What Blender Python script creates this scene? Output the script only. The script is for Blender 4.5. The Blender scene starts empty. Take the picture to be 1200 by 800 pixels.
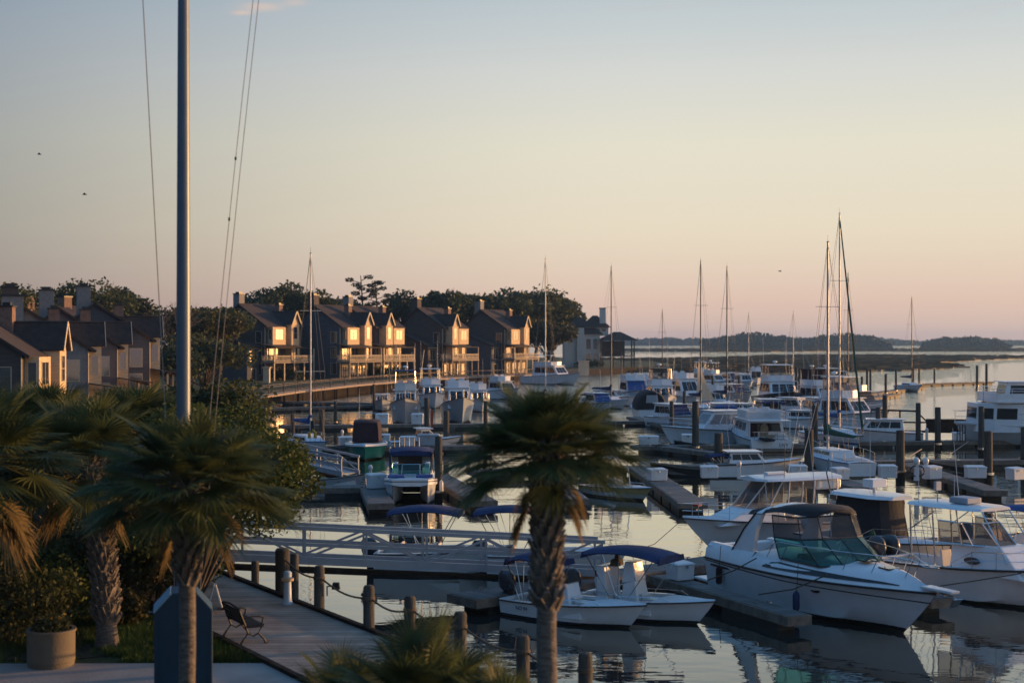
import bpy, bmesh, math, random
from mathutils import Vector as V, Matrix
S = bpy.context.scene
COL = S.collection
R = math.radians
rnd = random.Random(7)

# ------------------------------------------------------------------ camera, sky, sun, exposure
F = 1667.0          # focal length in photo pixels (photo 1200 x 800)
CZ = 8.7            # eye height above the water
cam_d = bpy.data.cameras.new('camera'); cam = bpy.data.objects.new('camera', cam_d); COL.objects.link(cam)
cam.location = (0, 0, CZ); cam.rotation_euler = (R(90), 0, 0)
cam_d.sensor_width = 36; cam_d.lens = 36 * F / 1200; cam_d.clip_start = .1; cam_d.clip_end = 20000
cam_d.dof.use_dof = True; cam_d.dof.focus_distance = 66; cam_d.dof.aperture_fstop = .85
S.camera = cam
S.view_settings.view_transform = 'Standard'; S.view_settings.look = 'None'
S.view_settings.exposure = 0.0; S.view_settings.gamma = 1.0
SUN_AZ, SUN_EL = R(70), R(3.6)          # azimuth from straight ahead towards the right
sv = V((math.sin(SUN_AZ) * math.cos(SUN_EL), math.cos(SUN_AZ) * math.cos(SUN_EL), math.sin(SUN_EL)))
sd = bpy.data.lights.new('sun', 'SUN'); sun = bpy.data.objects.new('sun', sd); COL.objects.link(sun)
sd.energy = 5.0; sd.angle = R(.6); sd.color = (1, .54, .21)
sun.rotation_euler = sv.to_track_quat('Z', 'Y').to_euler(); sun.location = (60, 20, 40)

W = bpy.data.worlds.new('World'); S.world = W; W.use_nodes = True
nt = W.node_tree; N = nt.nodes; LK = nt.links; N.clear()
def wn(t, **k):
    n = N.new(t)
    for a, b in k.items(): setattr(n, a, b)
    return n
def wm(op, a, b=None, c=None):
    n = wn('ShaderNodeMath', operation=op)
    for i, x in enumerate((a, b, c)):
        if x is None: continue
        if isinstance(x, (int, float)): n.inputs[i].default_value = x
        else: LK.new(x, n.inputs[i])
    return n.outputs[0]
def ramp(stops):
    n = wn('ShaderNodeValToRGB'); cr = n.color_ramp
    while len(cr.elements) > 1: cr.elements.remove(cr.elements[0])
    cr.elements[0].position = stops[0][0]; cr.elements[0].color = (*stops[0][1], 1)
    for p, c in stops[1:]:
        e = cr.elements.new(p); e.color = (*c, 1)
    return n
tc = wn('ShaderNodeTexCoord'); sp = wn('ShaderNodeSeparateXYZ'); LK.new(tc.outputs['Generated'], sp.inputs[0])
el = wm('POWER', wm('MAXIMUM', sp.outputs['Z'], 0.0), .5)     # sqrt of the height of the direction
west = ramp([(0, (.60, .43, .425)), (.17, (.77, .560, .455)), (.28, (.82, .715, .555)), (.37, (.79, .75, .615)), (.43, (.68, .69, .655)),
             (.49, (.50, .575, .62)), (.62, (.22, .36, .52)), (.8, (.12, .285, .53)), (1, (.09, .255, .54))])
east = ramp([(0, (.030, .048, .068)), (.3, (.05, .085, .13)), (.6, (.085, .18, .33)), (.8, (.09, .24, .47)), (1, (.09, .255, .54))])
LK.new(el, west.inputs[0]); LK.new(el, east.inputs[0])
dt = wm('ADD', wm('MULTIPLY', sp.outputs['X'], math.sin(SUN_AZ)), wm('MULTIPLY', sp.outputs['Y'], math.cos(SUN_AZ)))
mr = wn('ShaderNodeMapRange', interpolation_type='SMOOTHSTEP'); LK.new(dt, mr.inputs[0])
mr.inputs[1].default_value = -.40; mr.inputs[2].default_value = .45
mx = wn('ShaderNodeMix', data_type='RGBA'); LK.new(mr.outputs[0], mx.inputs[0])
LK.new(east.outputs[0], mx.inputs[6]); LK.new(west.outputs[0], mx.inputs[7])
# glow of the air round the low sun (out of frame to the right)
d3 = wn('ShaderNodeVectorMath', operation='DOT_PRODUCT'); LK.new(tc.outputs['Generated'], d3.inputs[0]); d3.inputs[1].default_value = sv
g1 = wm('POWER', wm('MAXIMUM', d3.outputs['Value'], 0.0), 24.0)
gl = wn('ShaderNodeMix', data_type='RGBA', blend_type='ADD', clamp_result=False)
gl.inputs[7].default_value = (2.6, 1.15, .32, 1); LK.new(wm('ADD', g1, wm('MULTIPLY', wm('POWER', wm('MAXIMUM', d3.outputs['Value'], 0.0), 80.0), 4.5)), gl.inputs[0]); gl.clamp_factor = False; LK.new(mx.outputs[2], gl.inputs[6])
# thin pink wisps high up
mp = wn('ShaderNodeMapping'); LK.new(tc.outputs['Generated'], mp.inputs[0]); mp.inputs[3].default_value = (9, 9, 60)
nz = wn('ShaderNodeTexNoise'); nz.inputs['Scale'].default_value = 1.0; nz.inputs['Detail'].default_value = 5; LK.new(mp.outputs[0], nz.inputs['Vector'])
wr = wn('ShaderNodeMapRange'); LK.new(nz.outputs[0], wr.inputs[0]); wr.inputs[1].default_value = .60; wr.inputs[2].default_value = .95
wr.inputs[3].default_value = 0; wr.inputs[4].default_value = .5
hi = wn('ShaderNodeMapRange'); LK.new(sp.outputs['Z'], hi.inputs[0]); hi.inputs[1].default_value = .17; hi.inputs[2].default_value = .25
cl = wn('ShaderNodeMix', data_type='RGBA'); LK.new(wm('MULTIPLY', wr.outputs[0], hi.outputs[0]), cl.inputs[0])
LK.new(gl.outputs[2], cl.inputs[6]); cl.inputs[7].default_value = (.62, .47, .40, 1)
def puff(px, py, wx, wy, k, prev):
    a = wm('DIVIDE', wm('SUBTRACT', wm('DIVIDE', sp.outputs['X'], wm('MAXIMUM', sp.outputs['Y'], .05)), (px - 600) / F), wx / F)
    b = wm('DIVIDE', wm('SUBTRACT', wm('DIVIDE', sp.outputs['Z'], wm('MAXIMUM', sp.outputs['Y'], .05)), (400 - py) / F), wy / F)
    e = wm('POWER', 2.718, wm('MULTIPLY', wm('ADD', wm('MULTIPLY', a, a), wm('MULTIPLY', b, b)), -1.0))
    n = wn('ShaderNodeTexNoise'); n.inputs['Scale'].default_value = 3.0; n.inputs['Detail'].default_value = 6; LK.new(mp.outputs[0], n.inputs['Vector'])
    x = wn('ShaderNodeMix', data_type='RGBA'); LK.new(wm('MULTIPLY', wm('MULTIPLY', e, n.outputs[0]), k), x.inputs[0]); LK.new(prev, x.inputs[6]); x.inputs[7].default_value = (.74, .56, .47, 1); return x.outputs[2]
skyc = puff(306, 8, 22, 5, 1.5, cl.outputs[2]); skyc = puff(284, 15, 12, 3, 1.1, skyc); skyc = puff(345, 3, 14, 4, .9, skyc); skyc = puff(1140, 309, 16, 2.5, .45, skyc)
bg = wn('ShaderNodeBackground'); LK.new(skyc, bg.inputs[0]); bg.inputs[1].default_value = 1.12
sky = wn('ShaderNodeTexSky', sky_type='NISHITA'); sky.sun_disc = False; sky.sun_elevation = SUN_EL; sky.sun_rotation = SUN_AZ
bg2 = wn('ShaderNodeBackground'); LK.new(sky.outputs[0], bg2.inputs[0]); bg2.inputs[1].default_value = .05
ad = wn('ShaderNodeMixShader'); ad.inputs[0].default_value = .12; LK.new(bg.outputs[0], ad.inputs[1]); LK.new(bg2.outputs[0], ad.inputs[2])
ow = wn('ShaderNodeOutputWorld'); LK.new(ad.outputs[0], ow.inputs[0])

# ------------------------------------------------------------------ photo pixel -> place
def pt(px, py, Y): return V(((px - 600) / F * Y, Y, CZ - (py - 400) / F * Y))
def gp(px, py, z=0.0):
    Y = (CZ - z) * F / (py - 400); return V(((px - 600) / F * Y, Y, z))
def gx(px, Y): return (px - 600) / F * Y
GZ = 1.4            # land and boardwalk height
DZ = .55            # floating dock height

# ------------------------------------------------------------------ materials
def mat(name, col, rough=.55, metal=0.0, var=.12, scale=3.0, bump=0.0, bscale=40.0, ior=None, trans=0.0, coat=0.0, stretch=None, spec=None):
    m = bpy.data.materials.new(name); m.use_nodes = True; t = m.node_tree; b = t.nodes['Principled BSDF']
    b.inputs['Roughness'].default_value = rough; b.inputs['Metallic'].default_value = metal
    if ior: b.inputs['IOR'].default_value = ior
    if coat: b.inputs['Coat Weight'].default_value = coat; b.inputs['Coat Roughness'].default_value = .08
    if spec is not None: b.inputs['Specular IOR Level'].default_value = spec
    c = t.nodes.new('ShaderNodeTexCoord'); src = c.outputs['Object']
    if stretch:
        g = t.nodes.new('ShaderNodeMapping'); g.inputs[3].default_value = stretch; t.links.new(src, g.inputs[0]); src = g.outputs[0]
    n = t.nodes.new('ShaderNodeTexNoise'); n.inputs['Scale'].default_value = scale; n.inputs['Detail'].default_value = 6
    t.links.new(src, n.inputs['Vector'])
    r = t.nodes.new('ShaderNodeValToRGB'); r.color_ramp.elements[0].position = .3; r.color_ramp.elements[1].position = .72
    r.color_ramp.elements[0].color = (*[max(0, x * (1 - var)) for x in col], 1)
    r.color_ramp.elements[1].color = (*[min(1, x * (1 + var)) for x in col], 1)
    t.links.new(n.outputs[0], r.inputs[0]); t.links.new(r.outputs[0], b.inputs['Base Color'])
    if bump:
        n2 = t.nodes.new('ShaderNodeTexNoise'); n2.inputs['Scale'].default_value = bscale; n2.inputs['Detail'].default_value = 4
        t.links.new(src, n2.inputs['Vector'])
        bp = t.nodes.new('ShaderNodeBump'); bp.inputs['Strength'].default_value = bump; bp.inputs['Distance'].default_value = .05
        t.links.new(n2.outputs[0], bp.inputs['Height']); t.links.new(bp.outputs[0], b.inputs['Normal'])
    return m
def leafmat(name, col, var=.45, scale=1.5, trans=.25, rough=.6):
    m = mat(name, col, rough, var=var, scale=scale, spec=.25); t = m.node_tree; b = t.nodes['Principled BSDF']
    tr = t.nodes.new('ShaderNodeBsdfTranslucent'); ms = t.nodes.new('ShaderNodeMixShader'); ms.inputs[0].default_value = trans
    t.links.new(b.inputs['Base Color'].links[0].from_socket, tr.inputs[0])
    o = t.nodes['Material Output']; t.links.new(b.outputs[0], ms.inputs[1]); t.links.new(tr.outputs[0], ms.inputs[2]); t.links.new(ms.outputs[0], o.inputs[0])
    return m
def hullmat(name, col, boot=(.02, .025, .05), bz=.10, stripe=None, sz=(.5, .56), weed=(.05, .055, .03)):
    """gelcoat with painted bands: antifouling and boot top at the waterline, an optional stripe"""
    m = mat(name, col, .28, var=.05, scale=2.5, coat=.3); t = m.node_tree; b = t.nodes['Principled BSDF']
    base = b.inputs['Base Color'].links[0].from_socket
    c = t.nodes.new('ShaderNodeTexCoord'); s = t.nodes.new('ShaderNodeSeparateXYZ'); t.links.new(c.outputs['Object'], s.inputs[0])
    def band(lo, hi, colr, base):
        g = t.nodes.new('ShaderNodeMath'); g.operation = 'GREATER_THAN'; t.links.new(s.outputs[2], g.inputs[0]); g.inputs[1].default_value = lo
        l = t.nodes.new('ShaderNodeMath'); l.operation = 'LESS_THAN'; t.links.new(s.outputs[2], l.inputs[0]); l.inputs[1].default_value = hi
        k = t.nodes.new('ShaderNodeMath'); k.operation = 'MULTIPLY'; t.links.new(g.outputs[0], k.inputs[0]); t.links.new(l.outputs[0], k.inputs[1])
        x = t.nodes.new('ShaderNodeMix'); x.data_type = 'RGBA'; t.links.new(k.outputs[0], x.inputs[0]); t.links.new(base, x.inputs[6]); x.inputs[7].default_value = (*colr, 1)
        return x.outputs[2]
    base = band(-5, .03, weed, base)
    if bz: base = band(.03, bz, boot, base)
    if stripe: base = band(sz[0], sz[1], stripe, base)
    t.links.new(base, b.inputs['Base Color'])
    return m
def boardmat(name, col, width=.14, axis=0, rough=.75):
    """planks side by side along an object axis, each with its own tone and a dark gap"""
    m = bpy.data.materials.new(name); m.use_nodes = True; t = m.node_tree; b = t.nodes['Principled BSDF']; b.inputs['Roughness'].default_value = rough
    c = t.nodes.new('ShaderNodeTexCoord'); s = t.nodes.new('ShaderNodeSeparateXYZ'); t.links.new(c.outputs['Object'], s.inputs[0])
    dv = t.nodes.new('ShaderNodeMath'); dv.operation = 'DIVIDE'; t.links.new(s.outputs[axis], dv.inputs[0]); dv.inputs[1].default_value = width
    fl = t.nodes.new('ShaderNodeMath'); fl.operation = 'FLOOR'; t.links.new(dv.outputs[0], fl.inputs[0])
    fr = t.nodes.new('ShaderNodeMath'); fr.operation = 'FRACT'; t.links.new(dv.outputs[0], fr.inputs[0])
    wnz = t.nodes.new('ShaderNodeTexWhiteNoise'); wnz.noise_dimensions = '1D'; t.links.new(fl.outputs[0], wnz.inputs['W'])
    gap = t.nodes.new('ShaderNodeMath'); gap.operation = 'GREATER_THAN'; t.links.new(fr.outputs[0], gap.inputs[0]); gap.inputs[1].default_value = .07
    nz = t.nodes.new('ShaderNodeTexNoise'); nz.inputs['Scale'].default_value = 1.3; nz.inputs['Detail'].default_value = 8; t.links.new(c.outputs['Object'], nz.inputs['Vector'])
    a1 = t.nodes.new('ShaderNodeMath'); a1.operation = 'MULTIPLY_ADD'; t.links.new(wnz.outputs[0], a1.inputs[0]); a1.inputs[1].default_value = .45; a1.inputs[2].default_value = .45
    a2 = t.nodes.new('ShaderNodeMath'); a2.operation = 'MULTIPLY_ADD'; t.links.new(nz.outputs[0], a2.inputs[0]); a2.inputs[1].default_value = 1.3; a2.inputs[2].default_value = -.3
    a3 = t.nodes.new('ShaderNodeMath'); a3.operation = 'ADD'; t.links.new(a1.outputs[0], a3.inputs[0]); t.links.new(a2.outputs[0], a3.inputs[1])
    a4 = t.nodes.new('ShaderNodeMath'); a4.operation = 'MULTIPLY'; t.links.new(a3.outputs[0], a4.inputs[0]); t.links.new(gap.outputs[0], a4.inputs[1])
    vm = t.nodes.new('ShaderNodeVectorMath'); vm.operation = 'SCALE'; vm.inputs[0].default_value = col; t.links.new(a4.outputs[0], vm.inputs['Scale'])
    t.links.new(vm.outputs[0], b.inputs['Base Color'])
    bp = t.nodes.new('ShaderNodeBump'); bp.inputs['Strength'].default_value = .5; bp.inputs['Distance'].default_value = .02
    t.links.new(a4.outputs[0], bp.inputs['Height']); t.links.new(bp.outputs[0], b.inputs['Normal'])
    return m
def glassmat(name, tint=(.7, .85, .85), alpha=.35):
    """thin pane: partly see-through, partly glossy"""
    m = bpy.data.materials.new(name); m.use_nodes = True; t = m.node_tree; b = t.nodes['Principled BSDF']
    b.inputs['Base Color'].default_value = (*[x * .12 for x in tint], 1); b.inputs['Roughness'].default_value = .04
    tp = t.nodes.new('ShaderNodeBsdfTransparent'); tp.inputs[0].default_value = (*tint, 1)
    ms = t.nodes.new('ShaderNodeMixShader'); ms.inputs[0].default_value = alpha
    nz = t.nodes.new('ShaderNodeTexNoise'); nz.inputs['Scale'].default_value = 1.5
    bp = t.nodes.new('ShaderNodeBump'); bp.inputs['Strength'].default_value = .05; t.links.new(nz.outputs[0], bp.inputs['Height']); t.links.new(bp.outputs[0], b.inputs['Normal'])
    o = t.nodes['Material Output']; t.links.new(tp.outputs[0], ms.inputs[1]); t.links.new(b.outputs[0], ms.inputs[2]); t.links.new(ms.outputs[0], o.inputs[0])
    return m

M = dict(
 white=mat('white_gelcoat', (.74, .76, .78), .3, var=.05, coat=.25),
 offwhite=mat('aged_gelcoat', (.62, .62, .60), .42, var=.1, scale=1.5),
 cream=mat('cream_gelcoat', (.62, .55, .42), .4, var=.08),
 deck=mat('nonskid_deck', (.64, .67, .70), .65, var=.08, bump=.2, bscale=80),
 sole=mat('cockpit_sole', (.42, .43, .42), .7, var=.12, bump=.2, bscale=60),
 navy=mat('navy_canvas', (.014, .028, .095), .85, var=.3, scale=1.2, bump=.4, bscale=6),
 blue=mat('blue_canvas', (.02, .075, .24), .85, var=.25, scale=1.2, bump=.4, bscale=6),
 black=mat('black_canvas', (.014, .016, .022), .85, var=.3, scale=1.2, bump=.4, bscale=5),
 maroon=mat('maroon_canvas', (.028, .010, .014), .9, var=.3, scale=1.2, bump=.4, bscale=5),
 green=mat('green_canvas', (.008, .07, .04), .85, var=.3, bump=.3, bscale=8),
 tan=mat('tan_canvas', (.30, .24, .16), .9, var=.2, bump=.3, bscale=8),
 dark=mat('black_plastic', (.02, .02, .022), .45, var=.2),
 engine=mat('dark_engine_paint', (.035, .04, .05), .3, var=.15, coat=.3),
 engw=mat('white_engine_paint', (.6, .62, .64), .3, var=.05, coat=.3),
 steel=mat('stainless_rail', (.62, .64, .66), .22, metal=1.0, var=.05),
 alu=mat('aluminium', (.30, .33, .37), .45, metal=.25, var=.1),
 mast=mat('painted_mast', (.55, .53, .50), .4, metal=.2, var=.08),
 mastd=mat('dark_mast', (.10, .09, .085), .4, metal=.2, var=.08),
 wire=mat('rigging_wire', (.10, .10, .10), .6, metal=.2, var=.05),
 rope=mat('rope', (.10, .075, .05), .9, var=.3, scale=20),
 ropew=mat('pale_rope', (.32, .29, .25), .9, var=.2, scale=20),
 glass=mat('dark_glass', (.014, .017, .022), .05, var=.2),
 clear=glassmat('clear_vinyl', (.82, .80, .80), .30),
 teal=glassmat('teal_glass', (.50, .85, .84), .34),
 win=mat('house_window_glass', (.03, .03, .035), .05, var=.2, scale=.4, bump=.05, bscale=.8, ior=3.2),
 red=mat('red_plastic', (.35, .03, .03), .5), yellow=mat('yellow_plastic', (.5, .28, .02), .6), orange=mat('orange_red', (.5, .09, .02), .6),
 vinyl=mat('white_vinyl', (.66, .66, .66), .5, var=.08), fender=mat('white_fender', (.7, .7, .68), .45),
 box=mat('fiberglass_box', (.66, .67, .68), .42, var=.08, scale=1.5),
 boxg=mat('grey_fiberglass_box', (.33, .36, .40), .5, var=.1, scale=1.5),
 pile=mat('weathered_piling', (.066, .060, .050), .9, var=.45, scale=3, bump=.6, bscale=9, stretch=(3, 3, .35)),
 wood=mat('weathered_wood', (.155, .125, .10), .85, var=.35, scale=3, bump=.4, bscale=10),
 woodd=mat('dark_wet_wood', (.030, .025, .022), .9, var=.4, scale=3, bump=.4, bscale=10, spec=.1),
 float=mat('dock_float', (.02, .022, .022), .6, var=.4, scale=3),
 dockd=boardmat('dock_boards', (.125, .12, .115), .16, 0),
 walk=boardmat('boardwalk_boards', (.30, .235, .19), .30, 1),
 conc=mat('concrete', (.32, .29, .27), .85, var=.14, scale=1.2, bump=.2, bscale=20),
 planter=mat('planter_concrete', (.155, .125, .088), .85, var=.12, scale=2.5, bump=.25, bscale=25),
 kiosk=mat('blue_panel', (.010, .045, .085), .55, var=.1), kioskt=mat('pale_blue_trim', (.22, .36, .46), .5, var=.1),
 polem=mat('flagpole_paint', (.12, .15, .19), .42, metal=.25, var=.06),
 iron=mat('cast_iron', (.010, .010, .012), .6, metal=.1, var=.2),
 pedes=mat('pedestal_plastic', (.42, .52, .60), .45, var=.08), ring=mat('pedestal_ring', (.52, .34, .20), .6, var=.15),
 lamp=mat('pedestal_globe', (.62, .64, .66), .3, var=.05),
 bark=mat('bark', (.075, .06, .048), .95, var=.4, scale=5, bump=.8, bscale=14, stretch=(1, 1, .3)),
 palmb=mat('palm_bark', (.145, .122, .105), .95, var=.45, scale=6, bump=.9, bscale=9, stretch=(1, 1, 2.5)),
 boots=mat('palm_boots', (.185, .155, .13), .9, var=.45, scale=4, bump=.5, bscale=20),
 frond=leafmat('palm_frond', (.078, .100, .038), .5, 1.2, .38, .5), dead=leafmat('dead_frond', (.150, .105, .045), .4, 2, .25, .8),
 petiole=mat('palm_stalk', (.10, .10, .04), .6, var=.3),
 leafa=leafmat('oak_leaf', (.075, .088, .034), .5, .25, .35), leafb=leafmat('bush_leaf', (.066, .090, .022), .55, 1.4, .3), leafc=leafmat('dark_leaf', (.048, .060, .026), .5, .4, .3),
 leafo=leafmat('olive_leaf', (.075, .07, .025), .5, .3), pine=leafmat('pine_needle', (.018, .028, .016), .4, .8, .12),
 twig=mat('bare_twig', (.14, .105, .075), .95, var=.3),
 grass=leafmat('grass_blade', (.045, .085, .018), .5, .6, .3), lawn=mat('lawn', (.035, .055, .016), .95, var=.45, scale=.7, bump=.8, bscale=12),
 soil=mat('garden_soil', (.035, .03, .018), .95, var=.4, scale=1.2, bump=.8, bscale=14),
 siding=mat('dark_siding', (.085, .066, .060), .85, var=.2, scale=.6, bump=.5, bscale=3, stretch=(1, 1, 8)),
 sidingb=mat('slate_siding', (.085, .09, .105), .85, var=.2, scale=.6, bump=.5, bscale=3, stretch=(1, 1, 8)),
 trim=mat('cream_trim', (.60, .49, .35), .7, var=.1), bay=mat('cream_siding', (.62, .45, .27), .8, var=.14, scale=.7, bump=.3, bscale=3, stretch=(1, 1, 8)),
 roof=mat('shingle_roof', (.046, .032, .027), .9, var=.3, scale=1.5, bump=.6, bscale=5), chim=mat('chimney_siding', (.22, .21, .21), .85, var=.15, bump=.3, bscale=4),
 chimb=mat('chimney_brick', (.21, .13, .10), .9, var=.25, bump=.4, bscale=6),
 pinks=mat('pinkish_siding', (.20, .135, .12), .85, var=.15, bump=.4, bscale=3, stretch=(1, 1, 8)),
 stucco=mat('pale_stucco', (.62, .60, .57), .85, var=.08), deckw=mat('balcony_wood', (.30, .24, .18), .8, var=.2),
 marsh=mat('marsh_reed', (.165, .120, .072), .95, var=.35, scale=.12, bump=1, bscale=1.5, stretch=(.25, 1, 1)), mud=mat('marsh_mud', (.085, .064, .045), .7, var=.3, scale=.2),
 far=leafmat('far_wood', (.035, .05, .042), .35, .02, .1), bird=mat('bird', (.05, .05, .05), .8),
)
M['h_white'] = hullmat('hull_white', (.72, .74, .76)); M['h_cruiser'] = hullmat('hull_cruiser', (.66, .68, .71), (.012, .014, .02), .16, (.02, .024, .035), (1.06, 1.10))
M['h_green'] = hullmat('hull_green', (.012, .22, .17), (.012, .012, .015), .12); M['h_navy'] = hullmat('hull_navy', (.022, .020, .034), (.5, .5, .5), .2)
M['h_yellow'] = hullmat('hull_yellow', (.46, .37, .17), (.04, .04, .04), .12, (.5, .5, .5), (.12, .34)); M['h_grey'] = hullmat('hull_grey', (.36, .39, .42))
M['h_blue'] = hullmat('hull_white_blue', (.70, .73, .76), (.03, .06, .2), .12, (.03, .08, .26), (.42, .58)); M['h_black'] = hullmat('hull_black', (.02, .018, .018))
M['h_ferry'] = hullmat('hull_ferry', (.58, .62, .66), (.02, .05, .07), .22)

# ------------------------------------------------------------------ object helpers
def tag(o, label=None, cat=None, group=None, kind=None):
    if label: o['label'] = label
    if cat: o['category'] = cat
    if group: o['group'] = group
    if kind: o['kind'] = kind
    return o
def thing(name, label, cat, loc=(0, 0, 0), rz=0.0, group=None):
    o = bpy.data.objects.new(name, None); COL.objects.link(o); o.location = loc; o.rotation_euler = (0, 0, R(rz)); o.empty_display_size = .1
    return tag(o, label, cat, group)
def copy_tree(o, parent=None):
    c = o.copy(); COL.objects.link(c)
    if parent: c.parent = parent
    for ch in o.children: copy_tree(ch, c)
    return c
class MB:
    def __init__(s): s.v = []; s.f = []
    def add(s, vs, fs):
        n = len(s.v); s.v += [tuple(p) for p in vs]; s.f += [tuple(i + n for i in f) for f in fs]; return s
    def hexa(s, p): return s.add(p, [(3, 2, 1, 0), (4, 5, 6, 7), (0, 1, 5, 4), (1, 2, 6, 5), (2, 3, 7, 6), (3, 0, 4, 7)])
    def box(s, c, d, rz=0.0, tx=1.0, ty=1.0):
        x, y, z = (a / 2 for a in d); co, si = math.cos(rz), math.sin(rz); p = []
        for zz, ax, ay in ((-z, 1, 1), (z, tx, ty)):
            for a, b in ((-x, -y), (x, -y), (x, y), (-x, y)):
                a *= ax; b *= ay; p.append((c[0] + a * co - b * si, c[1] + a * si + b * co, c[2] + zz))
        return s.hexa(p)
    def bx(s, x0, x1, y0, y1, z0, z1): return s.box(((x0 + x1) / 2, (y0 + y1) / 2, (z0 + z1) / 2), (x1 - x0, y1 - y0, z1 - z0))
    def beam(s, a, b, w, h):
        a, b = V(a), V(b); d = (b - a).normalized(); u = d.cross(V((0, 0, 1)))
        if u.length < 1e-3: u = V((1, 0, 0))
        u.normalize(); n = u.cross(d); u = u * w / 2; n = n * h / 2
        return s.hexa([a - u - n, a + u - n, b + u - n, b - u - n, a - u + n, a + u + n, b + u + n, b - u + n])
    def slab(s, q, th):
        q = [V(p) for p in q]; n = (q[1] - q[0]).cross(q[2] - q[0]).normalized() * th; k = len(q)
        return s.add(q + [p + n for p in q], [tuple(range(k))[::-1], tuple(range(k, 2 * k))] + [(i, (i + 1) % k, k + (i + 1) % k, k + i) for i in range(k)])
    def tube(s, pts, r, n=6):
        pts = [V(p) for p in pts]; k = len(pts); rr = r if isinstance(r, (list, tuple)) else [r] * k; vs = []; fs = []
        for i, p in enumerate(pts):
            d = (pts[min(i + 1, k - 1)] - pts[max(i - 1, 0)]).normalized()
            u = d.cross(V((0, 0, 1)) if abs(d.z) < .9 else V((1, 0, 0))).normalized(); w = u.cross(d)
            for j in range(n):
                a = 2 * math.pi * j / n; vs.append(p + (u * math.cos(a) + w * math.sin(a)) * rr[i])
        for i in range(k - 1):
            for j in range(n): fs.append((i * n + j, i * n + (j + 1) % n, (i + 1) * n + (j + 1) % n, (i + 1) * n + j))
        fs += [tuple(range(n))[::-1], tuple(range((k - 1) * n, k * n))]
        return s.add(vs, fs)
    def loft(s, rings, closed=True, cap=True):
        n = len(rings[0]); vs = [p for r in rings for p in r]; fs = []
        for i in range(len(rings) - 1):
            for j in range(n if closed else n - 1): fs.append((i * n + j, i * n + (j + 1) % n, (i + 1) * n + (j + 1) % n, (i + 1) * n + j))
        if cap: fs += [tuple(range(n))[::-1], tuple(range((len(rings) - 1) * n, len(rings) * n))]
        return s.add(vs, fs)
    def lathe(s, prof, c=(0, 0, 0), n=16):
        return s.loft([[(c[0] + r * math.cos(2 * math.pi * j / n), c[1] + r * math.sin(2 * math.pi * j / n), c[2] + z) for j in range(n)] for r, z in prof])
    def build(s, name, m, parent=None, smooth=False, bevel=0.0, ang=38):
        me = bpy.data.meshes.new(name); me.from_pydata(s.v, [], s.f)
        bm = bmesh.new(); bm.from_mesh(me); bmesh.ops.recalc_face_normals(bm, faces=bm.faces); bm.to_mesh(me); bm.free()
        ms = m if isinstance(m, (list, tuple)) else [m]
        for k in ms: me.materials.append(M[k] if isinstance(k, str) else k)
        if smooth:
            me.polygons.foreach_set('use_smooth', [True] * len(me.polygons)); me.set_sharp_from_angle(angle=R(ang))
        o = bpy.data.objects.new(name, me); COL.objects.link(o)
        if parent is not None: o.parent = parent
        if bevel:
            b = o.modifiers.new('bevel', 'BEVEL'); b.width = bevel; b.segments = 2; b.limit_method = 'ANGLE'
        return o
def raw(name, vs, fs, m, parent=None, smooth=False):
    me = bpy.data.meshes.new(name); me.from_pydata(vs, [], fs); me.materials.append(M[m])
    if smooth: me.polygons.foreach_set('use_smooth', [True] * len(me.polygons))
    o = bpy.data.objects.new(name, me); COL.objects.link(o)
    if parent is not None: o.parent = parent
    return o
def panel(c4, u0, u1, v0, v1, off=.015, th=.02):
    """slab lying on the face c4 (bottom-left, bottom-right, top-right, top-left seen from outside)"""
    a, b, c, d = (V(p) for p in c4)
    f = lambda u, v: (a.lerp(b, u)).lerp(d.lerp(c, u), v)
    n = (b - a).cross(d - a).normalized()
    q = [f(u0, v0) + n * (off - th), f(u1, v0) + n * (off - th), f(u1, v1) + n * (off - th), f(u0, v1) + n * (off - th)]
    m = MB(); m.slab(q, th); return m
def text(s, size, m, parent, loc, rot, name='lettering', depth=.004):
    cu = bpy.data.curves.new('t', 'FONT'); cu.body = s; cu.size = size; cu.extrude = depth; cu.align_x = 'CENTER'
    o = bpy.data.objects.new('t', cu); COL.objects.link(o); bpy.context.view_layer.update()
    me = bpy.data.meshes.new_from_object(o); bpy.data.objects.remove(o)
    me.materials.clear(); me.materials.append(M[m]); t = bpy.data.objects.new(name, me); COL.objects.link(t); t.parent = parent; t.location = loc; t.rotation_euler = rot
    return t

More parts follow.
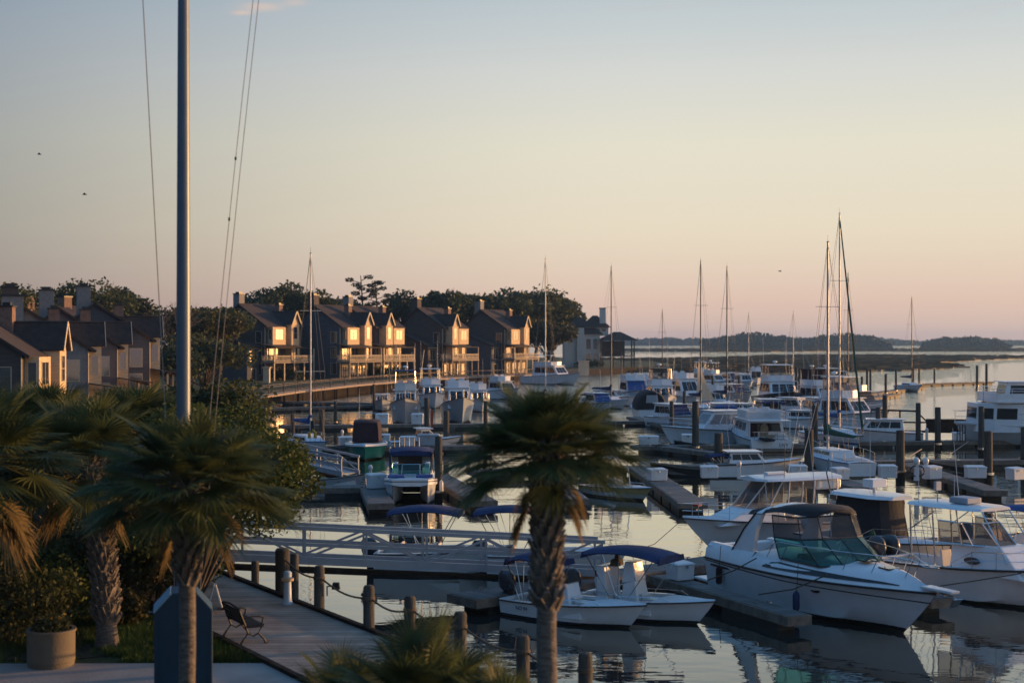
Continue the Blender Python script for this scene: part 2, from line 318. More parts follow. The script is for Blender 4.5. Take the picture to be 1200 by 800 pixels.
# ------------------------------------------------------------------ water
def water_material():
    m = bpy.data.materials.new('water'); m.use_nodes = True; t = m.node_tree; t.nodes.remove(t.nodes['Principled BSDF'])
    body = t.nodes.new('ShaderNodeBsdfDiffuse'); body.inputs[0].default_value = (.030, .034, .032, 1)
    gls = t.nodes.new('ShaderNodeBsdfGlossy'); gls.inputs['Color'].default_value = (.94, .90, .81, 1); gls.inputs['Roughness'].default_value = .015
    lw = t.nodes.new('ShaderNodeLayerWeight'); lw.inputs[0].default_value = .5
    fr = t.nodes.new('ShaderNodeValToRGB'); cr = fr.color_ramp; cr.elements[0].position = 0; cr.elements[0].color = (.03,) * 3 + (1,); cr.elements[1].position = 1; cr.elements[1].color = (.96,) * 3 + (1,)
    for p_, v_ in ((.5, .10), (.74, .34), (.80, .54), (.86, .76), (.93, .88)): e = cr.elements.new(p_); e.color = (v_, v_, v_, 1)
    ms = t.nodes.new('ShaderNodeMixShader'); t.links.new(lw.outputs['Facing'], fr.inputs[0]); t.links.new(fr.outputs[0], ms.inputs[0]); t.links.new(body.outputs[0], ms.inputs[1]); t.links.new(gls.outputs[0], ms.inputs[2])
    t.links.new(ms.outputs[0], t.nodes['Material Output'].inputs[0])
    c = t.nodes.new('ShaderNodeTexCoord'); s = t.nodes.new('ShaderNodeSeparateXYZ'); t.links.new(c.outputs['Object'], s.inputs[0])
    def noise(sc, det, st):
        g = t.nodes.new('ShaderNodeMapping'); g.inputs[3].default_value = st; t.links.new(c.outputs['Object'], g.inputs[0])
        n = t.nodes.new('ShaderNodeTexNoise'); n.inputs['Scale'].default_value = sc; n.inputs['Detail'].default_value = det; t.links.new(g.outputs[0], n.inputs['Vector']); return n.outputs[0]
    def math_(op, a, b_):
        n = t.nodes.new('ShaderNodeMath'); n.operation = op
        for i, x in enumerate((a, b_)):
            if isinstance(x, (int, float)): n.inputs[i].default_value = x
            else: t.links.new(x, n.inputs[i])
        return n.outputs[0]
    mr = t.nodes.new('ShaderNodeMapRange'); t.links.new(math_('ADD', s.outputs[1], math_('MULTIPLY', s.outputs[0], .8)), mr.inputs[0])
    mr.inputs[1].default_value = 125; mr.inputs[2].default_value = 215; mr.inputs[3].default_value = .0; mr.inputs[4].default_value = 1.0
    calm = math_('ADD', noise(.55, 3, (.45, 1, 1)), math_('MULTIPLY', noise(2.6, 2, (.5, 1, 1)), .22))
    patch = noise(.05, 3, (1, 1, 1))
    pm = t.nodes.new('ShaderNodeMapRange'); t.links.new(patch, pm.inputs[0]); pm.inputs[1].default_value = .42; pm.inputs[2].default_value = .64; pm.inputs[3].default_value = .28; pm.inputs[4].default_value = 1.0
    calm = math_('MULTIPLY', calm, pm.outputs[0])
    chop = math_('MULTIPLY', math_('ADD', noise(.35, 5, (.35, 1, 1)), math_('MULTIPLY', noise(1.4, 4, (.5, 1, 1)), .4)), math_('MULTIPLY', mr.outputs[0], 7.5))
    h = math_('ADD', calm, chop)
    bp = t.nodes.new('ShaderNodeBump'); bp.inputs['Strength'].default_value = 1; bp.inputs['Distance'].default_value = .055
    t.links.new(h, bp.inputs['Height']); t.links.new(bp.outputs[0], gls.inputs['Normal'])
    return m
M['water'] = water_material()
raw('water', [(-9000, -300, 0), (9000, -300, 0), (9000, 16000, 0), (-9000, 16000, 0)], [(0, 1, 2, 3)], 'water')['kind'] = 'structure'

# ------------------------------------------------------------------ land, boardwalk, path, marsh, far shore
WD = V((.5275, -.8496, 0)); WE = V((-6.18, 39.9, GZ))          # boardwalk edge direction and a point on it
def edge(Y): return V((WE.x + .62 * (WE.y - Y), Y, GZ))
def struct(o): o['kind'] = 'structure'; return o
def land(name, pts, z, zb, m):
    k = len(pts); b = MB(); b.add([(x, y, z) for x, y in pts] + [(x, y, zb) for x, y in pts], [tuple(range(k))] + [(i, (i + 1) % k, k + (i + 1) % k, k + i) for i in range(k)])
    o = b.build(name, [m, 'woodd'])
    for p in o.data.polygons:
        if abs(p.normal.z) < .5: p.material_index = 1
    return struct(o)
E1, E2 = edge(20), edge(47)
land('ground', [(E1.x - .2, -60), (E1.x - .2, 20), (E2.x - .2, 47), (-16.5, 66), (-22, 95), (-31, 140), (-38.5, 187), (-31, 215), (-23, 250), (-8, 300), (8, 345), (30, 392),
                (52, 440), (52, 520), (-60, 900), (-900, 1500), (-900, -60)], GZ - .012, -1.2, 'lawn')
wk = MB()
a0, a1 = edge(18), edge(60); off = V((-.8496, -.5275, 0)) * 3.45
p = [a0, a1, a1 + off, a0 + off]
wk.add([(q.x, q.y, GZ + .06) for q in p] + [(q.x, q.y, GZ - .02) for q in p], [(0, 1, 2, 3), (7, 6, 5, 4), (0, 1, 5, 4), (1, 2, 6, 5), (2, 3, 7, 6), (3, 0, 4, 7)])
struct(wk.build('boardwalk', 'walk'))
kb = MB(); q0, q1 = a0 + off, a1 + off
kb.beam((q0.x - .09, q0.y, GZ + .05), (q1.x - .09, q1.y, GZ + .05), .14, .14)
struct(kb.build('boardwalk_kerb', 'woodd'))
land('path', [(-40, 27.5), (-1.6, 27.5), (-5.35, 32.2), (-40, 32.0)], GZ + .03, GZ - .1, 'conc')
land('sidewalk', [(-40, 38.3), (-9.6, 38.15), (-10.1, 39.0), (-40, 39.2)], GZ + .03, GZ - .1, 'conc')
land('garden_bed', [(-40, 32.6), (-10.2, 32.6), (-8.6, 33.6), (-9.9, 37.6), (-40, 38.0)], GZ + .012, GZ - .1, 'soil')
sw = MB(); s0, s1 = edge(18) , edge(47)
sw.slab([(s0.x, s0.y, -1.2), (s1.x, s1.y, -1.2), (s1.x, s1.y, GZ - .03), (s0.x, s0.y, GZ - .03)], .16)
sw.beam((s0.x - .05, s0.y, GZ + .10), (s1.x - .05, s1.y, GZ + .10), .16, .09)
tag(sw.build('seawall', 'woodd'), 'dark timber seawall with a low cap along the water edge of the boardwalk', 'seawall')

def grass_blades():
    r = random.Random(3); vs = []; fs = []
    def tuft(x, y, h, n):
        for _ in range(n):
            a = r.random() * 6.28; l = r.uniform(.1, .6) * h; w = .012; dx, dy = math.cos(a), math.sin(a); k = len(vs)
            hh = h * r.uniform(.6, 1.2); bxx, by = x + r.uniform(-.12, .12), y + r.uniform(-.12, .12)
            vs.extend([(bxx - dy * w, by + dx * w, GZ - .02), (bxx + dy * w, by - dx * w, GZ - .02), (bxx + dx * l, by + dy * l, GZ + hh)]); fs.append((k, k + 1, k + 2))
    for _ in range(9000):
        Y = r.uniform(32.3, 37.5); xe = edge(Y).x - 4.2; x = r.uniform(xe - 3.2, xe) if r.random() < .75 else r.uniform(-15, xe)
        if abs(x + 9.4) < .5 and Y < 33: continue
        tuft(x, Y, r.uniform(.05, .16), 4)
    for _ in range(40):
        x, Y = r.uniform(-15, -8.6), r.uniform(32.8, 34.5)
        for _ in range(6): tuft(x + r.uniform(-.2, .2), Y + r.uniform(-.2, .2), r.uniform(.2, .4), 5)
    o = raw('grass', vs, fs, 'grass'); tag(o, 'low grass and weeds growing between the path and the boardwalk', 'grass', kind='stuff')
grass_blades()

def marsh(name, outline, z, m, seed, fr=1.0):
    """reed flat: jagged, slightly domed slab with tufts standing up"""
    r = random.Random(seed); bm = bmesh.new(); vs = [bm.verts.new((x, y, z)) for x, y in outline]; f = bm.faces.new(vs)
    ret = bmesh.ops.extrude_face_region(bm, geom=[f]); 
    for v in [g for g in ret['geom'] if isinstance(g, bmesh.types.BMVert)]: v.co.z = -.4
    me = bpy.data.meshes.new(name); bm.to_mesh(me); bm.free(); me.materials.append(M[m]); o = bpy.data.objects.new(name, me); COL.objects.link(o)
    return struct(o)
def jag(pts, n, amp, seed):
    r = random.Random(seed); out = []
    for i in range(len(pts)):
        (x0, y0), (x1, y1) = pts[i], pts[(i + 1) % len(pts)]
        for k in range(n): t = k / n; out.append((x0 + (x1 - x0) * t + r.uniform(-amp, amp) * .6, y0 + (y1 - y0) * t + r.uniform(-amp, amp)))
    return out
def reeds(name, outline, n, h, seed, label):
    r = random.Random(seed); xs = [p[0] for p in outline]; ys = [p[1] for p in outline]; vs = []; fs = []
    def inside(x, y):
        c = False; j = len(outline) - 1
        for i in range(len(outline)):
            (xi, yi), (xj, yj) = outline[i], outline[j]
            if (yi > y) != (yj > y) and x < (xj - xi) * (y - yi) / (yj - yi) + xi: c = not c
            j = i
        return c
    k = 0
    while k < n:
        x, y = r.uniform(min(xs), max(xs)), r.uniform(min(ys), max(ys))
        if not inside(x, y): continue
        k += 1; w = r.uniform(1.5, 4.5); hh = h * r.uniform(.5, 1.2); i = len(vs); a = r.uniform(-.5, .5); lean = r.uniform(-.4, .4)
        vs += [(x - w * math.cos(a), y - w * math.sin(a), .25), (x + w * math.cos(a), y + w * math.sin(a), .25), (x + w * .8 * math.cos(a), y + w * .8 * math.sin(a) + lean, .3 + hh * r.uniform(.7, 1)), (x, y + lean, .35 + hh), (x - w * .8 * math.cos(a), y - w * .8 * math.sin(a) + lean, .3 + hh * r.uniform(.7, 1))]
        fs.append((i, i + 1, i + 2, i + 3, i + 4))
    tag(raw(name, vs, fs, 'marsh'), label, 'marsh grass', kind='stuff')
def wp(px, py): q = gp(px, py, .35); return (q.x, q.y)
ml = [wp(560, 433), wp(700, 434), wp(800, 435), wp(1000, 434.3), wp(1060, 433), wp(1128, 429.2), wp(1085, 425.5), wp(1140, 421.5), wp(1240, 418.2), wp(1000, 416.5), wp(905, 417), wp(830, 420.5), wp(700, 421), wp(560, 421)]
mj = jag(ml, 9, 3.0, 1)
marsh('tidal_marsh', mj, .42, 'mud', 1); reeds('marsh_grass', mj, 5200, 1.0, 2, 'brown marsh grass covering the flat beyond the docks')
m2 = [wp(690, 411.2), wp(860, 412), wp(1000, 411.2), wp(1260, 411.4), wp(1260, 409.4), wp(1000, 409.4), wp(690, 409.6)]
mj2 = jag(m2, 8, 12, 3); marsh('tidal_marsh', mj2, .5, 'mud', 3); reeds('marsh_grass', mj2, 1600, 1.6, 4, 'thin brown strip of marsh grass across the far channel')

def far_wood(name, x0, x1, Y, h, seed, label, base=4, lumps=160, prof=None):
    """a wooded shore far off: many leafy lumps over a low bank"""
    r = random.Random(seed); vs = []; fs = []
    for i in range(lumps):
        x = r.uniform(x0, x1); u = (x - x0) / (x1 - x0); e = min(1, 6 * u, 6 * (1 - u)) if prof is None else prof(u)
        hh = h * e * r.uniform(.72, 1.02); yy = Y + r.uniform(0, 90); w = r.uniform(7, 15)
        for _ in range(46):
            a, b_ = r.random() * 6.28, math.acos(r.uniform(-1, 1)); rr = r.uniform(.55, 1.02)
            c = V((x + w * rr * math.sin(b_) * math.cos(a), yy + w * rr * math.sin(b_) * math.sin(a), base + (hh - base) * (.5 + .5 * rr * math.cos(b_))))
            n1 = V((r.gauss(0, 1), r.gauss(0, 1), r.gauss(0, 1))).normalized() * r.uniform(1.4, 3.0); n2 = n1.cross(V((r.gauss(0, 1), r.gauss(0, 1), r.gauss(0, 1)))).normalized() * r.uniform(1.2, 2.4)
            k = len(vs); vs += [c - n1, c - n2, c + n1, c + n2]; fs.append((k, k + 1, k + 2, k + 3))
        k = len(vs); vs += [(x - w, yy, -.5), (x + w, yy, -.5), (x + w * .8, yy + 3, hh * .8), (x - w * .8, yy + 3, hh * .8)]; fs.append((k, k + 1, k + 2, k + 3))
    tag(raw(name, vs, fs, 'far'), label, 'far woods', kind='stuff')
Yb = 1700; s_ = Yb / F
far_wood('far_woods', (838 - 600) * s_, (1045 - 600) * s_, Yb, 8.7 + 12.5 * s_, 11, 'long dark wooded island across the channel', lumps=190, prof=lambda u: min(1, .62 + 1.6 * u, .3 + 4 * (1 - u)) * (.82 + .18 * math.sin(u * 9)))
far_wood('far_woods', (1108 - 600) * s_, (1180 - 600) * s_, Yb, 8.7 + 6 * s_, 12, 'short dark clump of woods beside the right edge of the far shore', lumps=60)
Yc = 3000; s_ = Yc / F
far_wood('far_woods', (690 - 600) * s_, (1000 - 600) * s_, Yc, 8.7 + 5.5 * s_, 13, 'pale hazy wooded shore behind the dark island', lumps=190, prof=lambda u: 1)
far_wood('far_woods', (990 - 600) * s_, (1260 - 600) * s_, Yc, 8.7 + 6.0 * s_, 14, 'pale hazy wooded shore to the right of the dark island', lumps=180, prof=lambda u: .8 + .2 * math.sin(u * 14))

# ------------------------------------------------------------------ trees, palms, shrubs
def leaf_cloud(vs, fs, c, rad, n, size, r, shell=.45):
    for _ in range(n):
        d = V((r.gauss(0, 1), r.gauss(0, 1), r.gauss(0, 1))).normalized() * (shell + (1 - shell) * r.random() ** .6) * r.uniform(.85, 1.12)
        q = V((c[0] + d.x * rad[0], c[1] + d.y * rad[1], c[2] + d.z * rad[2]))
        n1 = V((r.gauss(0, 1), r.gauss(0, 1), r.gauss(0, .8))).normalized() * size * r.uniform(.6, 1.25)
        n2 = n1.cross(V((r.gauss(0, 1), r.gauss(0, 1), r.gauss(0, 1)))).normalized() * n1.length * .55
        k = len(vs); vs += [q - n1, q - n2, q + n1, q + n2]; fs.append((k, k + 1, k + 2, k + 3))
def tree(name, label, cat, loc, h, w, crown_z, nb, leaves, size, lm, seed, tr=.3, group=None, blob=.34, bark='bark', flat=1.0, off=(0, 0)):
    r = random.Random(seed); t = thing(name, label, cat, loc, 0, group); tb = MB(); vs = []; fs = []
    top = V((r.uniform(-.1, .1) * w, r.uniform(-.1, .1) * w, crown_z + (h - crown_z) * .35))
    tb.tube([(0, 0, -.3), (tr * .3, 0, crown_z * .5), (top.x * .5, top.y * .5, crown_z), top], [tr * 1.25, tr, tr * .8, tr * .35], 8)
    ch = (h - crown_z) / 2; cz = crown_z + ch
    for k in range(nb):
        a = 2.4 * k + r.uniform(-.4, .4); rr = math.sqrt((k + .5) / nb) * w / 2 * .8; zz = cz + (1 - (rr / (w / 2)) ** 2) * ch * .62 * r.uniform(.4, 1.05) - (ch * .55 if k % 3 == 0 else 0) * r.random()
        c = V((rr * math.cos(a) + off[0], rr * math.sin(a) + off[1], zz)); b = w * blob * r.uniform(.55, 1.0)
        leaf_cloud(vs, fs, c, (b, b, b * .7 * flat), leaves // nb, size, r)
        st = V((top.x * .5, top.y * .5, crown_z * r.uniform(.75, 1))); md = st.lerp(c, .5) + V((r.uniform(-.3, .3), r.uniform(-.3, .3), r.uniform(-.1, .4)))
        tb.tube([st, md, c], [tr * .42, tr * .25, tr * .08], 5)
    tb.build('trunk', bark, t, smooth=True); raw('crown', vs, fs, lm, t)
    return t
def bare_tree(label, loc, h, seed, group=None, spread=.5):
    r = random.Random(seed); t = thing('bare_tree', label, 'tree', loc, 0, group); b = MB(); tw = MB()
    def grow(p, d, l, rad, lev):
        q = p + d * l * .5 + V((r.gauss(0, .06), r.gauss(0, .06), r.gauss(0, .04))) * l; e = q + (d + V((r.gauss(0, .14), r.gauss(0, .14), .08))).normalized() * l * .5
        (b if lev > 2 else tw).tube([p, q, e], [rad, rad * .82, rad * .62], 6 if lev > 2 else 4)
        if lev == 0: return
        for _ in range(3 if lev > 1 else 4):
            nd = (d + V((r.gauss(0, spread), r.gauss(0, spread), r.gauss(.05, .28)))).normalized(); grow(e if r.random() < .7 else q, nd, l * r.uniform(.58, .8), rad * .55, lev - 1)
    grow(V((0, 0, -.2)), V((0, 0, 1)), h * .32, h * .018, 5)
    b.build('trunk', 'twig', t, smooth=True); tw.build('branches', 'twig', t)
    return t
def palm(label, loc, h, cr, seed, nf=46, nd=8, tr=.19, boot0=.35, boot1=.95, group='cabbage palms', lean=(0, 0), seg=46, skirt=.5):
    """cabbage palm: trunk with a basket of old leaf bases, a ball of folded fan fronds, brown hanging ones below"""
    r = random.Random(seed); t = thing('palm_tree', label, 'palm tree', loc, 0, group)
    ax = lambda u: V((lean[0] * u * u, lean[1] * u * u, h * u))
    tb = MB(); tb.tube([ax(u / 10) + V((r.uniform(-.012, .012), r.uniform(-.012, .012), 0)) for u in range(11)], [tr * (1.22 if u == 0 else 1.0 if u < 3 else .96) * r.uniform(.97, 1.03) for u in range(11)], 14)
    tb.build('trunk', 'palmb', t, smooth=True)
    bo = MB(); nb = int(h * (boot1 - boot0) * 46)
    for k in range(nb):
        u = boot0 + (boot1 - boot0) * k / nb; a = k * 2.399; c = ax(u); out = V((math.cos(a), math.sin(a), 0)); sd_ = V((-out.y, out.x, 0))
        l = r.uniform(.17, .28); fl = r.uniform(.06, .12) * (1.0 + 1.2 * max(0, (u - .75) * 3))
        for s in (-1, 1):   # the split base: two prongs from a shared root
            p0 = c + out * tr * .9 + sd_ * s * .035; p1 = c + out * (tr + fl) + sd_ * s * r.uniform(.09, .15) + V((0, 0, l)); bo.beam(p0, p1, .075, .028)
    bo.build('leaf_bases', 'boots', t)
    top = ax(1.0); fv = []; ff = []; dv = []; df = []; pb = MB()
    def frond(vs, fs, el, az, pl, bl, droop, nseg, w):
        d = V((math.cos(az) * math.cos(el), math.sin(az) * math.cos(el), math.sin(el))); p0 = top + V((0, 0, r.uniform(-.25, .1))) + d * .08
        sag = V((0, 0, -1)) * pl * .22 * math.cos(el); e = p0 + d * pl + sag; pb.tube([p0, p0 + d * pl * .5 + sag * .25, e], [.022, .016, .011], 4)
        f = (d + V((0, 0, -.25 * math.cos(el)))).normalized(); sdv = f.cross(V((0, 0, 1)));
        if sdv.length < .05: sdv = V((math.cos(az + 1.57), math.sin(az + 1.57), 0))
        sdv.normalize(); up = sdv.cross(f).normalized()
        tw = r.uniform(-.35, .35); sdv = sdv * math.cos(tw) + up * math.sin(tw); up = sdv.cross(f).normalized()
        for i in range(nseg):
            th = (i / (nseg - 1) - .5) * R(255); ln = bl * (.72 + .28 * math.cos(th * .8)) * r.uniform(.88, 1.06); hub = e + f * bl * .22 * (math.cos(th * .5))
            g = (f * math.cos(th) + sdv * math.sin(th) + up * (.18 * abs(math.sin(th)) - .05)).normalized(); nrm = g.cross(up); nrm.normalize()
            m = hub + g * ln * .5 + V((0, 0, -droop * .06 * ln)); tip = hub + g * ln * .95 + V((0, 0, -droop * .26 * ln * r.uniform(.7, 1.3)))
            ww = w * ln; k = len(vs); fold = up * ww * .25 * (1 if i % 2 else -1)
            vs.extend([hub - nrm * ww * .3, hub + nrm * ww * .3, m + nrm * ww * .55 + fold, m - nrm * ww * .55 - fold, tip]); fs.extend([(k, k + 1, k + 2, k + 3), (k + 3, k + 2, k + 4)])
    for k in range(nf):
        u = (k + .5) / nf; el = R(80 - 90 * u) + r.uniform(-.18, .18); sc = .62 + .38 * math.cos(max(el, 0)); frond(fv, ff, el, k * 2.399 + r.uniform(-.25, .25), cr * r.uniform(.36, .60) * sc, cr * r.uniform(.46, .60) * sc, (.35 + .45 * u), seg, .034)
    for k in range(nd):
        el = R(-30 - 38 * r.random()); frond(dv, df, el, k * 2.399 * 1.3 + r.uniform(-.3, .3), cr * r.uniform(.34, .5), cr * skirt * r.uniform(.6, .9), 1.1, seg - 8, .045)
    raw('crown', fv, ff, 'frond', t); pb.build('frond_stalks', 'petiole', t)
    if nd: raw('dead_fronds', dv, df, 'dead', t)
    return t
def shrub(name, label, loc, w, h, n, size, lm, seed, cat='shrub', group=None, depth=None):
    r = random.Random(seed); t = thing(name, label, cat, loc, 0, group); vs = []; fs = []; st = MB(); d = depth or w
    for k in range(9):
        a = 2.4 * k; rr = math.sqrt(k / 9) * .36; c = V((math.cos(a) * rr * w, math.sin(a) * rr * d, h * (.35 + .32 * r.random()) * (1.1 - rr)))
        leaf_cloud(vs, fs, c, (w * .24, d * .24, h * .34), n // 9, size, r, .3)
        st.tube([(0, 0, -.1), (c.x * .5, c.y * .5, c.z * .6), c], [.035, .025, .012], 5)
    st.build('stems', 'bark', t); raw('foliage', vs, fs, lm, t)
    return t
def base(px, Y): return (gx(px, Y), Y, GZ)

# near palms
palm('tall cabbage palm alone in front of the docks, its trunk rough with old leaf bases', base(641, 22), 5.62, 1.42, 21, nf=96, nd=5, tr=.165, boot0=.56, boot1=1.0, skirt=.5)
palm('cabbage palm in front of the blue kiosk, its crown under the flagpole', base(219, 25.2), 4.78, 1.78, 22, nf=92, nd=5, tr=.15, boot0=.62, boot1=1.0)
palm('cabbage palm with a thick shaggy trunk standing in the garden bed', base(125, 34.0), 4.4, 2.25, 23, nf=68, nd=6, tr=.24, boot0=.12, boot1=1.0, lean=(-.45, 0))
palm('cabbage palm at the left edge with yellow-brown dead fronds hanging', base(-26, 30.5), 4.75, 2.2, 24, nf=68, nd=12, tr=.2, boot0=.3, boot1=1.0, skirt=.62)
palm('cabbage palm behind the garden bed, half hidden by the shaggy trunk', base(55, 41), 4.5, 2.2, 25, nf=68, nd=6, tr=.2, boot0=.3, boot1=1.0)
palm('cabbage palm between the shaggy palm and the flagpole, standing farther back', base(158, 43), 4.5, 2.2, 26, nf=68, nd=5, tr=.2, boot0=.3, boot1=1.0)
palm('young palm at the bottom edge with only its upright fronds in view, beside the boardwalk', (gx(492, 23.5), 23.5, GZ), 1.25, 1.9, 27, nf=38, nd=0, tr=.17, boot0=.2, boot1=1.0)
palm('low palm at the bottom edge whose arching fronds cross the tan mooring post', (gx(590, 22.5), 22.5, GZ - .6), 1.65, 1.6, 28, nf=30, nd=2, tr=.15, boot0=.2, boot1=1.0)
palm('low palm in the bottom edge whose frond tips lie over the boardwalk boards', (gx(405, 24.5), 24.5, GZ), .85, 1.6, 29, nf=26, nd=0, tr=.15, boot0=.2, boot1=1.0)
# near broadleaf trees and shrubs
tree('broadleaf_tree', 'dense green broadleaf tree right behind the flagpole palm, topping the near greenery', 'tree', base(238, 38.6), 6.4, 5.0, .1, 36, 34000, .072, 'leafb', 31, .14, blob=.25)
tree('broadleaf_tree', 'leaning leafy tree whose low crown hangs over the boardwalk before the gangway end', 'tree', base(186, 39.5), 5.6, 3.7, 1.3, 24, 22000, .07, 'leafb', 37, .1, blob=.29, off=(2.5, -.4))
tree('broadleaf_tree', 'leafy green tree between the left palm crowns and the flagpole', 'tree', base(172, 47), 6.2, 5.6, .6, 26, 17000, .1, 'leafb', 35, .15, blob=.26)
tree('broadleaf_tree', 'leafy green tree behind the left edge palm', 'tree', base(62, 46), 6.3, 6.4, .6, 26, 17000, .1, 'leafa', 36, .15, blob=.26)
tree('broadleaf_tree', 'dark green broadleaf tree behind the flagpole', 'tree', base(238, 52), 6.4, 5.0, 1.6, 20, 11000, .11, 'leafa', 32, .16, blob=.28)
tree('broadleaf_tree', 'low dark tree behind the palms at the far left', 'tree', base(20, 50), 5.6, 7, 1.0, 20, 10000, .13, 'leafc', 33, .2, blob=.28)
tree('broadleaf_tree', 'low dark tree behind the shaggy palm trunk', 'tree', base(120, 54), 5.2, 7, 1.0, 20, 10000, .13, 'leafc', 34, .2, blob=.28)
for i, (px, Y, w, h, m, lab) in enumerate([(12, 34.5, 3.0, 2.4, 'leafc', 'dark shrub behind the round planter at the left edge'), (52, 36.5, 2.8, 2.0, 'leafb', 'green shrub directly behind the round planter'),
        (98, 41, 3.0, 2.3, 'leafa', 'shrub behind the strip of sidewalk, left of the shaggy palm trunk'), (158, 40.5, 2.6, 2.6, 'leafa', 'tall shrub between the shaggy palm trunk and the blue kiosk'),
        (212, 42, 2.4, 2.6, 'leafb', 'shrub behind the blue kiosk beside the boardwalk'), (30, 43, 4.0, 3.4, 'leafc', 'tall dark shrub in the shade behind the sidewalk'), (88, 39.6, 3.2, 3.2, 'leafc', 'tall dark shrub just left of the shaggy palm trunk'), (172, 38.9, 2.8, 3.0, 'leafc', 'tall dark shrub right of the shaggy palm trunk, behind the thin one'), (-8, 36.5, 3.4, 3.2, 'leafb', 'leafy shrub at the very left edge under the hanging dead fronds'), (36, 38.2, 3.0, 2.9, 'leafa', 'bushy shrub behind the green one at the round planter'), (150, 36.6, .9, 1.1, 'leafo', 'small thin shrub standing on the mulch right of the shaggy trunk')]):
    shrub('shrub', lab, base(px, Y), w, h, 3600, .07, m, 40 + i, group='shrubs in the garden')

# background trees behind the houses
bgt = [(-12, 175, 16.0, 15, 'leafa', 'dark tree at the very left edge above the roofs'), (28, 230, 16.5, 22, 'leafc', 'low dark tree line piece over the leftmost roofs'), (98, 235, 18.8, 18, 'leafa', 'round dark oak behind the pale chimneys'),
       (138, 245, 17.8, 14, 'leafc', 'dark oak just right of the pale chimneys'), (238, 215, 14.0, 12, 'leafo', 'olive brown tree just right of the flagpole'), (256, 240, 14.6, 11, 'leafa', 'dark green tree left of the first lit house'),
       (318, 330, 21.5, 18, 'leafa', 'broad oak above the roof of the first lit house'), (348, 335, 23.0, 17, 'leafa', 'tallest oak above the first lit house'), (376, 340, 20.0, 16, 'leafc', 'small dark tree right of the first thin mast'),
       (402, 345, 19.5, 16, 'leafc', 'dark tree behind the twin lit houses'), (478, 360, 20.8, 17, 'leafc', 'dark tree right of the two pines'), (506, 365, 22.0, 15, 'leafa', 'round tree behind the third lit house, left one'),
       (530, 365, 23.0, 15, 'leafa', 'round tree behind the third lit house, middle one'), (556, 370, 23.0, 16, 'leafa', 'round tree behind the third lit house, right one'), (580, 372, 21.0, 14, 'leafc', 'lower tree between the third and the last lit house'),
       (604, 380, 22.5, 20, 'leafa', 'tree directly over the last lit house'), (626, 390, 24.0, 25, 'leafa', 'big spreading oak between the last lit house and the pale house'), (648, 430, 21.5, 20, 'leafa', 'oak crown right of the big spreading one, over the pale house roof'), (212, 265, 14.5, 20, 'leafo', 'olive tree under the bare branches'),
       (640, 372, 13.0, 16, 'leafo', 'sunlit low tree at the foot of the big oak')]
for i, (px, Y, h, w, m, lab) in enumerate(bgt):
    tree('oak_tree', lab, 'tree', base(px, Y), h, w, h * .25, 15, 5200, .40 * Y / 280, m, 100 + i, .45, 'trees behind the houses', blob=.25)
tree('oak_tree', 'low bushy tree at the foot of the first lit house, right of the flagpole', 'tree', base(238, 196), 8.0, 13, 1.2, 14, 5000, .3, 'leafa', 140, .3, 'trees behind the houses', blob=.26)
tree('oak_tree', 'low bushy tree between the slate-blue house and the flagpole', 'tree', base(204, 190), 7.0, 13, 1.0, 12, 3500, .3, 'leafc', 141, .3, 'trees behind the houses', blob=.27)
bare_tree('leafless tree standing over the roofs left of the flagpole', base(200, 205), 15.0, 51, 'bare trees', .45)
bare_tree('thin leafless tree between the dark oaks and the flagpole', base(178, 225), 15.0, 52, 'bare trees', .5)
bare_tree('leafless tree top just right of the flagpole', base(228, 240), 13.5, 53, 'bare trees', .55)
for i, (px, hh, lab) in enumerate([(424, 24.0, 'dark wind-bent pine with separate tufts, left of the pair'), (441, 22.5, 'dark pine with flat tufts, right of the pair')]):
    Y = 345; r = random.Random(60 + i); t = thing('pine_tree', lab, 'tree', base(px, Y), 0, 'pines over the houses'); b = MB(); vs = []; fs = []
    b.tube([(0, 0, 0), (.5, 0, hh * .5), (-.3, .2, hh * .97)], [.35, .28, .1], 7)
    for k in range(11):
        a = 2.4 * k; z = hh * (.68 + .3 * k / 11); c = V((math.cos(a) * r.uniform(1.2, 4.2), math.sin(a) * r.uniform(1, 3), z)); b.tube([(0, 0, z - .8), c], [.13, .06], 5); leaf_cloud(vs, fs, c, (1.25, 1.2, .55), 120, .26, r)
    b.build('trunk', 'bark', t); raw('crown', vs, fs, 'pine', t)

# ------------------------------------------------------------------ houses
def window(parent, c4, u0, u1, v0, v1, nx=1, nz=1, pane='win', frame='trim', ft=.06):
    """frame with glazing bars proud of the wall, the pane a little behind them"""
    f = MB(); du = ft / max(.3, (V(c4[1]) - V(c4[0])).length); dv = ft / max(.3, (V(c4[3]) - V(c4[0])).length)
    def add(a, b, c, d): q = panel(c4, a, b, c, d, .05, .06); f.add(q.v, q.f)
    add(u0 - du, u1 + du, v0 - dv, v0); add(u0 - du, u1 + du, v1, v1 + dv); add(u0 - du, u0, v0, v1); add(u1, u1 + du, v0, v1)
    for i in range(1, nx): x = u0 + (u1 - u0) * i / nx; add(x - du * .4, x + du * .4, v0, v1)
    for i in range(1, nz): z = v0 + (v1 - v0) * i / nz; add(u0, u1, z - dv * .35, z + dv * .35)
    o = f.build('window', frame, parent); panel(c4, u0, u1, v0, v1, .018, .012).build('pane', pane, o); return o
HR = -30
